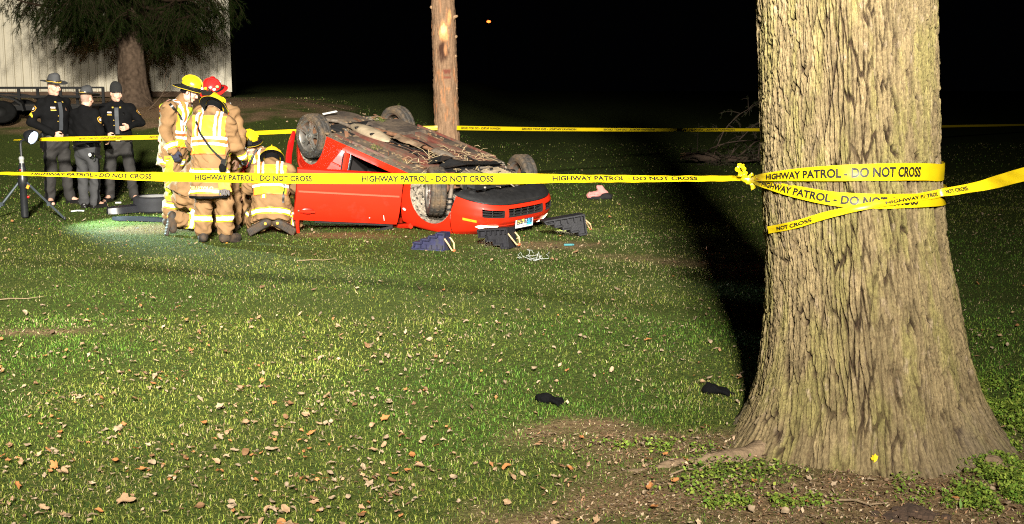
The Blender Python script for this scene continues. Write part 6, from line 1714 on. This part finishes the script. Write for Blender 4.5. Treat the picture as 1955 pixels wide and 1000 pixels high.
# ---- standing firefighter on the left, in profile
J = stand(.05, 1.045); J['hd'] = u(0, .255, 1.715); J['nek'] = u(0, .15, 1.565)
J['elR'] = u(.27, .02, 1.23); J['wrR'] = u(.265, .115, .985); J['elL'] = u(-.27, .10, 1.24); J['wrL'] = u(-.16, .33, 1.12)
J['knR'] = u(.14, .05, .54); J['anR'] = u(.15, -.03, .10); J['toR'] = u(.19, .17, .03); J['knL'] = u(-.13, .06, .54); J['anL'] = u(-.15, .04, .10); J['toL'] = u(-.18, .24, .03)
pA = Person('standing firefighter in profile with yellow helmet and dark blue glove, leftmost of the group', FG, 337, 432, 15.5, math.radians(-98), J, hyaw=.06, hpitch=.36, hair='beard', hands={'R': dict(curl=.5)})
turnout(pA, .22); fire_helmet(pA, HYEL); pA.glove('R', NAVYG); pA.glove('L', NAVYG)
o, V, F, N, b_ = pA.parts['trousers']
pA.band('trousers', 'reflective_stripe', J['hipR'] + pA.up * .0, J['anR'], .06, .62, LIME, .005, .2, extra=[((J['knR'] + u(.045, .02, 0)), u(1, 0, 0)), (J['knR'] + u(0, -.075, 0), u(0, 1, 0)), (J['knR'] + u(0, .035, 0), u(0, -1, 0))])
pA.band('trousers', 'knee_patch', J['hipR'], J['anR'], .30, .52, BLKC, .008, .2, extra=[((J['knR'] + u(.03, .0, 0)), u(1, 0, 0)), (J['knR'] + u(0, .045, 0), u(0, 1, 0))])
pA.strap('coat', 'radio_strap', [J['shR'] + u(-.06, .0, .06), J['che'] + u(.10, .10, .06), J['che'] + u(-.06, .1, -.12)], .035, BLKL, .018, look=unit(u(-.9, -.35, -.1)))
pA.decal('coat', 'chest_band', [(-.06, -.035), (.05, -.035), (.05, .035), (-.06, .035)], J['che'] + u(.05, .1, -.02), u(0, 1, 0), UP, u(-.8, -.6, 0), REFL, .02)

# ---- firefighter in front, back turned
J = stand(.07, .985); J['hd'] = u(-.02, .25, 1.535); J['nek'] = u(0, .135, 1.455); J['che'] = u(0, .075, 1.28)
J['shR'] = u(.185, .10, 1.395); J['shL'] = u(-.195, .10, 1.395); J['elR'] = u(.255, .14, 1.13); J['wrR'] = u(.29, .34, .985); J['elL'] = u(-.275, .20, 1.14); J['wrL'] = u(-.14, .42, 1.05)
J['anR'] = u(.15, -.02, .09); J['toR'] = u(.24, .16, .03); J['knR'] = u(.135, .03, .5); J['anL'] = u(-.125, 0, .09); J['toL'] = u(-.19, .18, .03); J['knL'] = u(-.12, .04, .5)
pB = Person('firefighter standing with his back turned, tan coat with a name along the hem', FG, 408, 460, 14.05, math.radians(-4), J, hyaw=-.1, hpitch=.75, hair='shaved', hands={'R': dict(curl=.7)})
pB.hemplane = (u(0, 0, .545), u(0, -.0, -1))
turnout(pB, .40, hb=(.010, .072)); fire_helmet(pB, HYEL); pB.glove('R', BLKL, .006); pB.glove('L', BLKL, .006)
hb = u(0, -.2, 0)
pB.stick('coat', 'DIBARTOLO', (-.055, -.2, .660), u(1, 0, 0), UP, u(0, 1, 0), .30, .046, mat('letter_yellow', (.85, .72, .25), rough=.5, var=0), .010)
core = pB.torso[2]
pB.band('coat', 'yellow_band', u(0, 0, .60), u(0, 0, 1), .20, .285, YELB, .004, .45, filt=core); pB.band('coat', 'silver_band', u(0, 0, .60), u(0, 0, 1), .22, .265, REFL, .007, .45, filt=core)
pB.band('coat', 'black_hem', u(0, 0, .55), u(0, 0, 1), -.01, .022, BLKC, .006, .45, filt=core)
pB.strap('coat', 'radio_strap', [u(-.15, -.1, 1.42), u(-.06, -.2, 1.26), u(.06, -.2, 1.10), u(.17, -.2, .985)], .026, BLKL, .022, look=u(0, 1, 0))
radio(pB, pB.parts['coat'][0], u(.20, -.175, .92), Ry(.25))
# work gloves clipped to the coat
gl = empty('work_gloves'); gl.parent = pB.root
for i, (cx, a) in enumerate(((.19, .15), (.245, -.25))):
    c = u(cx, -.215 + .01 * i, .70); dd = unit(u(math.sin(a), 0, -1)); s = u(math.cos(a), 0, math.sin(a))
    V, F = sdf_mesh([('box', c, np.stack([s, u(0, 1, 0), dd], 1), (.042, .022, .055), .018, .0), ('cap', c + dd * .01 + s * .03, c + dd * .06 + s * .065, .014, .012, .01)], .007, .002, 3, i); g = mk('glove_palm', V, F, GLVO, gl)
    pr = []
    for q in range(4): b = c + dd * .05 + s * (q - 1.5) * .021; pr.append(('cap', b, b + dd * (.055 + .012 * (q in (1, 2))) + s * (q - 1.5) * .012 - u(0, .012 * (q % 2), 0), .0115, .0105, .002))
    V, F = sdf_mesh(pr, .006); mk('glove_fingers', V, F, GLVG, g)
MB().tube([u(.21, -.17, .80), u(.215, -.2, .75)], .012, 6).build('clip', BLKL, gl, True)

# ---- kneeling firefighter with his back turned, in front of the open door
def kneel(lean, hd, sit=.36, w=.17):
    J = dict(pel=u(0, 0, sit + .02), che=u(0, lean * .6, sit + .36), nek=u(0, lean, sit + .53), hd=u(*hd), shR=u(.20, lean * .95, sit + .47), elR=u(.30, lean + .10, sit + .22), wrR=u(.20, lean + .32, sit + .10),
             hipR=u(.10, .0, sit), knR=u(w + .05, .36, .10), anR=u(w - .03, -.06, .115), toR=u(w - .035, -.10, .03))
    for k in list(J):
        if k.endswith('R'): J[k[:-1] + 'L'] = J[k] * u(-1, 1, 1)
    return J
J = kneel(.17, (0, .31, .865), .36, .20); J['che'] = u(0, .11, .665); J['nek'] = u(0, .18, .805); J['shR'] = u(.20, .17, .755); J['shL'] = u(-.20, .17, .755); J['elR'] = u(.30, .27, .54); J['elL'] = u(-.30, .27, .54); J['anR'] = u(.10, -.10, .15); J['toR'] = u(.24, -.13, .07); J['anL'] = u(-.07, -.13, .15); J['toL'] = u(-.21, -.16, .075)
pC = Person('firefighter kneeling with his back turned and boot soles showing, right beside the open red door', FG, 519, 441, 14.75, math.radians(6), J, hyaw=.05, hpitch=.70, hair='shaved')
pC.hemplane = (u(0, -.1, .165), unit(u(0, -.35, -1)))
turnout(pC, .20); fire_helmet(pC, HYEL, goggles=False); pC.glove('R', BLKL); pC.glove('L', BLKL)
core = pC.torso[2]
pC.band('coat', 'yellow_band', u(0, 0, .1), u(0, 0, 1), .36, .52, YELB, .005, .45, extra=[(u(-.105, 0, 0), u(1, 0, 0)), (u(-.045, 0, 0), u(-1, 0, 0))], filt=lambda C: core(C) & (C[:, 1] < .05))
pC.band('coat', 'silver_band', u(0, 0, .1), u(0, 0, 1), .36, .52, REFL, .008, .45, extra=[(u(-.09, 0, 0), u(1, 0, 0)), (u(-.06, 0, 0), u(-1, 0, 0))], filt=lambda C: core(C) & (C[:, 1] < .05))
pC.strap('coat', 'radio_strap', [u(.15, -.05, .78), u(.165, -.1, .60), u(.16, -.2, .40)], .026, BLKL, .022, look=u(0, 1, 0))

# ---- firefighter facing us, crouching behind
J = kneel(.10, (-.02, .18, 1.045), .445, .14)
pD = Person('crouching firefighter facing the camera under a yellow helmet, red gear on his chest', FG, 489, 424, 15.75, math.radians(172), J, hyaw=.12, hpitch=.30, hair='short')
turnout(pD, .15, vest=True); fire_helmet(pD, HYEL)
pD.cloth('red_harness', [('ecap', u(.02, .20, .72), u(.05, .17, .98), .10, .075, pD.fw, .6, .02), ('cap', u(.10, .1, .98), u(.16, .05, .95), .05, .05, .03)], mat('red_gear', (.62, .03, .03), rough=.6, var=.2), .010, .006)
MB().box(u(-.03, .27, .90), (.05, .03, .05)).build('yellow_tab', YELB, pD.root); MB().tube([u(.0, .25, .75), u(-.06, .26, .88), u(-.12, .2, 1.0)], .018, 6).build('hose', BLKL, pD.root, True)

# ---- firefighter in the red helmet, behind
J = stand(.10, 1.03); J['hd'] = u(0, .18, 1.71)
pE = Person('firefighter in a red helmet standing hidden behind the others', FG, 430, 441, 15.1, math.radians(168), J, hyaw=0, hpitch=.45, hair='short')
turnout(pE, .22, trouser_bands=False, cuffs=False); fire_helmet(pE, HRED, stickers=True)

# ---- kneeling firefighter half hidden behind the front one
J = dict(pel=u(0, .10, .58), che=u(0, .30, .80), nek=u(0, .42, .92), hd=u(0, .55, .98), shR=u(.19, .40, .86), elR=u(.24, .5, .60), wrR=u(.15, .66, .45), hipR=u(.10, .12, .53), knR=u(.12, .30, .11), anR=u(.14, -.10, .20), toR=u(.145, -.14, .06),
         shL=u(-.19, .40, .86), elL=u(-.24, .5, .6), wrL=u(-.15, .66, .45), hipL=u(-.10, .12, .53), knL=u(-.14, .48, .40), anL=u(-.14, .40, .09), toL=u(-.16, .58, .03))
pF = Person('kneeling firefighter with a dark boot sole showing, mostly hidden behind the standing one', FG, 345, 444, 14.9, math.radians(-62), J, hyaw=0, hpitch=.7, hair='short')
pF.hemplane = (u(0, .1, .42), unit(u(0, -.6, -1)))
turnout(pF, .16, vest=False, hemband=False); fire_helmet(pF, HYEL)

# ================================================================ TROOPERS
CG = 'troopers in black jackets talking on the lawn'
def trooper(p, tro, coat_hem=.02):
    J, lat, up, fw = p.J, p.lat, p.up, p.fw; lo = J['pel'] - up * coat_hem; hipm = .5 * (J['hipL'] + J['hipR'])
    C = [('ecap', lo, J['pel'] + up * .1, .185, .182, fw, .74, .03), ('ecap', J['pel'] + up * .06, J['che'] + up * .02, .182, .205, fw, .70, .06), ('ecap', J['che'], J['nek'] - up * .09, .205, .15, fw, .68, .06), ('cap', J['shL'] * .93 + J['shR'] * .07, J['shR'] * .93 + J['shL'] * .07, .068, .068, .06), ('cap', J['nek'] - up * .05, J['nek'] + up * .025, .078, .066, .03)]
    for s in 'LR': C += [('cap', J['sh' + s], J['el' + s], .067, .060, .05), ('cap', J['el' + s], J['wr' + s] - unit(J['wr' + s] - J['el' + s]) * .01, .060, .044, .02)]
    C.append(('plane', lo, -up)); p.cloth('jacket', C, BLKC, .0105, .007)
    T = [('ecap', hipm + up * .12, hipm - up * .05, .168, .165, fw, .76, .04)]
    for s in 'LR': T += [('cap', J['hip' + s], J['kn' + s], .103, .080, .05), ('cap', J['kn' + s], J['an' + s] - u(0, 0, .0), .080, .070, .03)]
    p.cloth('trousers', T, tro, .0105, .010, 1.1)
    for s in 'LR':
        sg = 1 if s == 'R' else -1; h_, k, a = J['hip' + s], J['kn' + s], J['an' + s]
        p.band('trousers', 'black_stripe', h_, a, .02, .95, BLKC, .004, .25, extra=[(k + lat * sg * .02, lat * sg), (k - fw * .022, fw), (k + fw * .022, -fw)])
        t = J['to' + s]; f_ = unit((t - a) * u(1, 1, 0)); Rb = np.stack([np.cross(f_, UP), f_, UP], 1); g0 = u(a[0], a[1], 0)
        V, F = sdf_mesh([('cap', a + u(0, 0, .02), g0 + u(0, 0, .06), .048, .046, .02), ('ecap', g0 - f_ * .02 + u(0, 0, .045), g0 + f_ * .17 + u(0, 0, .038), .046, .040, UP, .85, .03), ('box', g0 + f_ * .075 + u(0, 0, .012), Rb, (.045, .135, .012), .01, .005)], .009); mk('shoe', V, F, BLKL, p.root)
    bc = J['pel'] + up * .015
    def belt(r, z): return lambda a: tuple(lat * r * math.cos(a) + fw * r * .76 * math.sin(a) + up * z)
    V, F = ring_mesh([belt(.190, -.028), belt(.196, -.026), belt(.196, .026), belt(.190, .028)], 36, bc, np.eye(3), False); b = MB().add(V, F).build('duty_belt', BLKL, p.root, True)
    MB().box(bc + fw * .150, (.06, .012, .045), np.stack([lat, fw, up], 1)).build('buckle', GOLD, b)
    hc = bc + lat * .20 - up * .09; ho = MB(); ho.box(hc, (.045, .075, .17), np.stack([lat, fw, up], 1) @ Rx(-.15)); ho.ball(hc + up * .10 - fw * .03, (.025, .05, .04), 8); o = ho.build('holster', BLKL, b, False)
    for q in (-1, 1): MB().box(bc + lat * .13 * q + fw * .115, (.06, .035, .07), np.stack([lat, fw, up], 1) @ Rz(-.6 * q)).build('pouch', BLKL, b)
    return p
def shoulder_patch(p, s, chev=False):
    J, up = p.J, p.up; sg = 1 if s == 'R' else -1; e = J['sh' + s] + (J['el' + s] - J['sh' + s]) * .30; ax = unit(J['sh' + s] - J['el' + s]); out = p.lat * sg; r = np.cross(ax, out)
    r2 = -r
    po = lambda k: [(-.040 * k, .030 * k), (0, .052 * k), (.040 * k, .030 * k), (.036 * k, -.020 * k), (0, -.055 * k), (-.036 * k, -.020 * k)]
    a = p.decal('jacket', 'shoulder_patch', po(1.0), e, r2, ax, -out, PATCHY, .006); p.decal('jacket', 'patch_field', po(.80), e, r2, ax, -out, BLKC, .008, a); p.decal('jacket', 'patch_emblem', [(-.018, .018), (.0, .026), (.020, .012), (.012, -.018), (-.014, -.012)], e, r2, ax, -out, PATCHW, .010, a)
    if chev:
        c = J['sh' + s] + (J['el' + s] - J['sh' + s]) * .62
        p.decal('jacket', 'chevron', [(-.040, -.030), (0, .005), (.040, -.030), (.040, .004), (0, .042), (-.040, .004)], c, r2, ax, -out, mat('chevron_yellow', (.85, .66, .03), rough=.6, var=0), .006)
def front_kit(p, badge=True):
    J, lat, up, fw = p.J, p.lat, p.up, p.fw; L_ = -fw
    t0 = J['nek'] - up * .04; po = [(-.020, 0), (.020, 0), (.030, -.20), (.034, -.36), (0, -.40), (-.034, -.36), (-.030, -.20)]
    p.strap('jacket', 'tie', [t0 + fw * .1, t0 - up * .12, t0 - up * .26, t0 - up * .40], .058, TIE, .010, look=L_)
    for sg in (-1, 1): p.decal('jacket', 'collar_pin', [(-.012, -.008), (.012, -.008), (.012, .012), (-.012, .012)], t0 + lat * sg * .055 + up * .0, lat, up, L_, GOLD, .010)
    c = J['che'] + up * .02
    p.decal('jacket', 'name_bar', [(-.035, -.007), (.035, -.007), (.035, .008), (-.035, .008)], c + lat * .105 + up * .03, lat, up, L_, GOLD, .010)
    p.decal('jacket', 'ribbon_bar', [(-.03, -.010), (.03, -.010), (.03, .012), (-.03, .012)], c + lat * .105 + up * .065, lat, up, L_, PATCHW, .010)
    if badge: p.decal('jacket', 'badge', [(.022 * math.cos(q), .026 * math.sin(q)) for q in np.linspace(0, 2 * PI, 9)[:-1]], c - lat * .10 + up * .045, lat, up, L_, CHROME, .010)
    for q in (-.05, -.13): p.decal('jacket', 'button', [(.008 * math.cos(w), .008 * math.sin(w)) for w in np.linspace(0, 2 * PI, 7)[:-1]], c + lat * .045 + up * q, lat, up, L_, GOLD, .010)

J = stand(0, 1.02); J['elR'] = u(.31, -.10, 1.20); J['wrR'] = u(.13, .19, 1.03); J['elL'] = u(-.28, -.05, 1.18); J['wrL'] = u(-.22, .14, 1.0)
J['anR'] = u(.13, -.03, .09); J['toR'] = u(.19, .15, .03); J['anL'] = u(-.15, .05, .09); J['toL'] = u(-.20, .24, .03)
p1 = Person('trooper with yellow sergeant stripes on his sleeve and a grey brimmed hat', CG, 113, 385, 18.35, math.radians(-128), J, hyaw=.12, hpitch=.16, hair='shaved', hands={'R': dict(curl=1.05), 'L': dict(curl=.8)})
p1.root.scale = (1.045, 1.045, 1.045); trooper(p1, GREYW); front_kit(p1); shoulder_patch(p1, 'R', True); campaign_hat(p1)
J = stand(0, .955); J['hd'] = u(0, .06, 1.595); J['elR'] = u(.25, .02, 1.11); J['wrR'] = u(.18, .22, 1.0); J['elL'] = u(-.25, .02, 1.11); J['wrL'] = u(-.12, .24, 1.0); J['anR'] = u(.10, 0, .09); J['anL'] = u(-.09, 0, .09); J['toR'] = u(.14, .19, .03)
p2 = Person('trooper with his back turned, grey brimmed hat and grey trousers, between the other two', CG, 171, 394, 17.7, math.radians(-22), J, hyaw=.1, hpitch=.12, hair='shaved', hands={'R': dict(curl=.8)})
trooper(p2, GREYL); shoulder_patch(p2, 'R'); campaign_hat(p2)
# torch held low by the same trooper
MB().lathe([(0, -.09), (.02, -.09), (.02, .05), (.032, .07), (.032, .10), (0, .10)], 14, R=Rx(-1.9), c=u(.245, -.10, .79)).build('torch', BLKL, p2.root, True)
MB().ball(u(.235, -.205, .80), (.028, .014, .028), 10).build('white_disc', REFL, p2.root, True)
MB().tube([u(.285, -.19, .835), u(.305, -.19, .80), u(.295, -.19, .76), u(.265, -.19, .735)], .008, 6).build('handcuff', CHROME, p2.root, True)
J = stand(.0, 1.0); J['elR'] = u(.30, -.02, 1.17); J['wrR'] = u(.13, .20, 1.04); J['elL'] = u(-.34, -.03, 1.22); J['wrL'] = u(-.165, .18, 1.16)
J['anR'] = u(.17, .0, .09); J['toR'] = u(.24, .18, .03); J['anL'] = u(-.19, .03, .09); J['toL'] = u(-.26, .2, .03); J['knR'] = u(.145, .03, .5); J['knL'] = u(-.15, .04, .5)
p3 = Person('trooper in a black knit cap facing us with a hand raised to his tie', CG, 232, 379, 18.7, math.radians(-166), J, hyaw=.45, hpitch=.12, hair='shaved', hands={'R': dict(curl=1.0), 'L': dict(curl=.55, n=u(0, -.9, .2))})
trooper(p3, GREYW); front_kit(p3); shoulder_patch(p3, 'R'); shoulder_patch(p3, 'L'); knit_cap(p3)
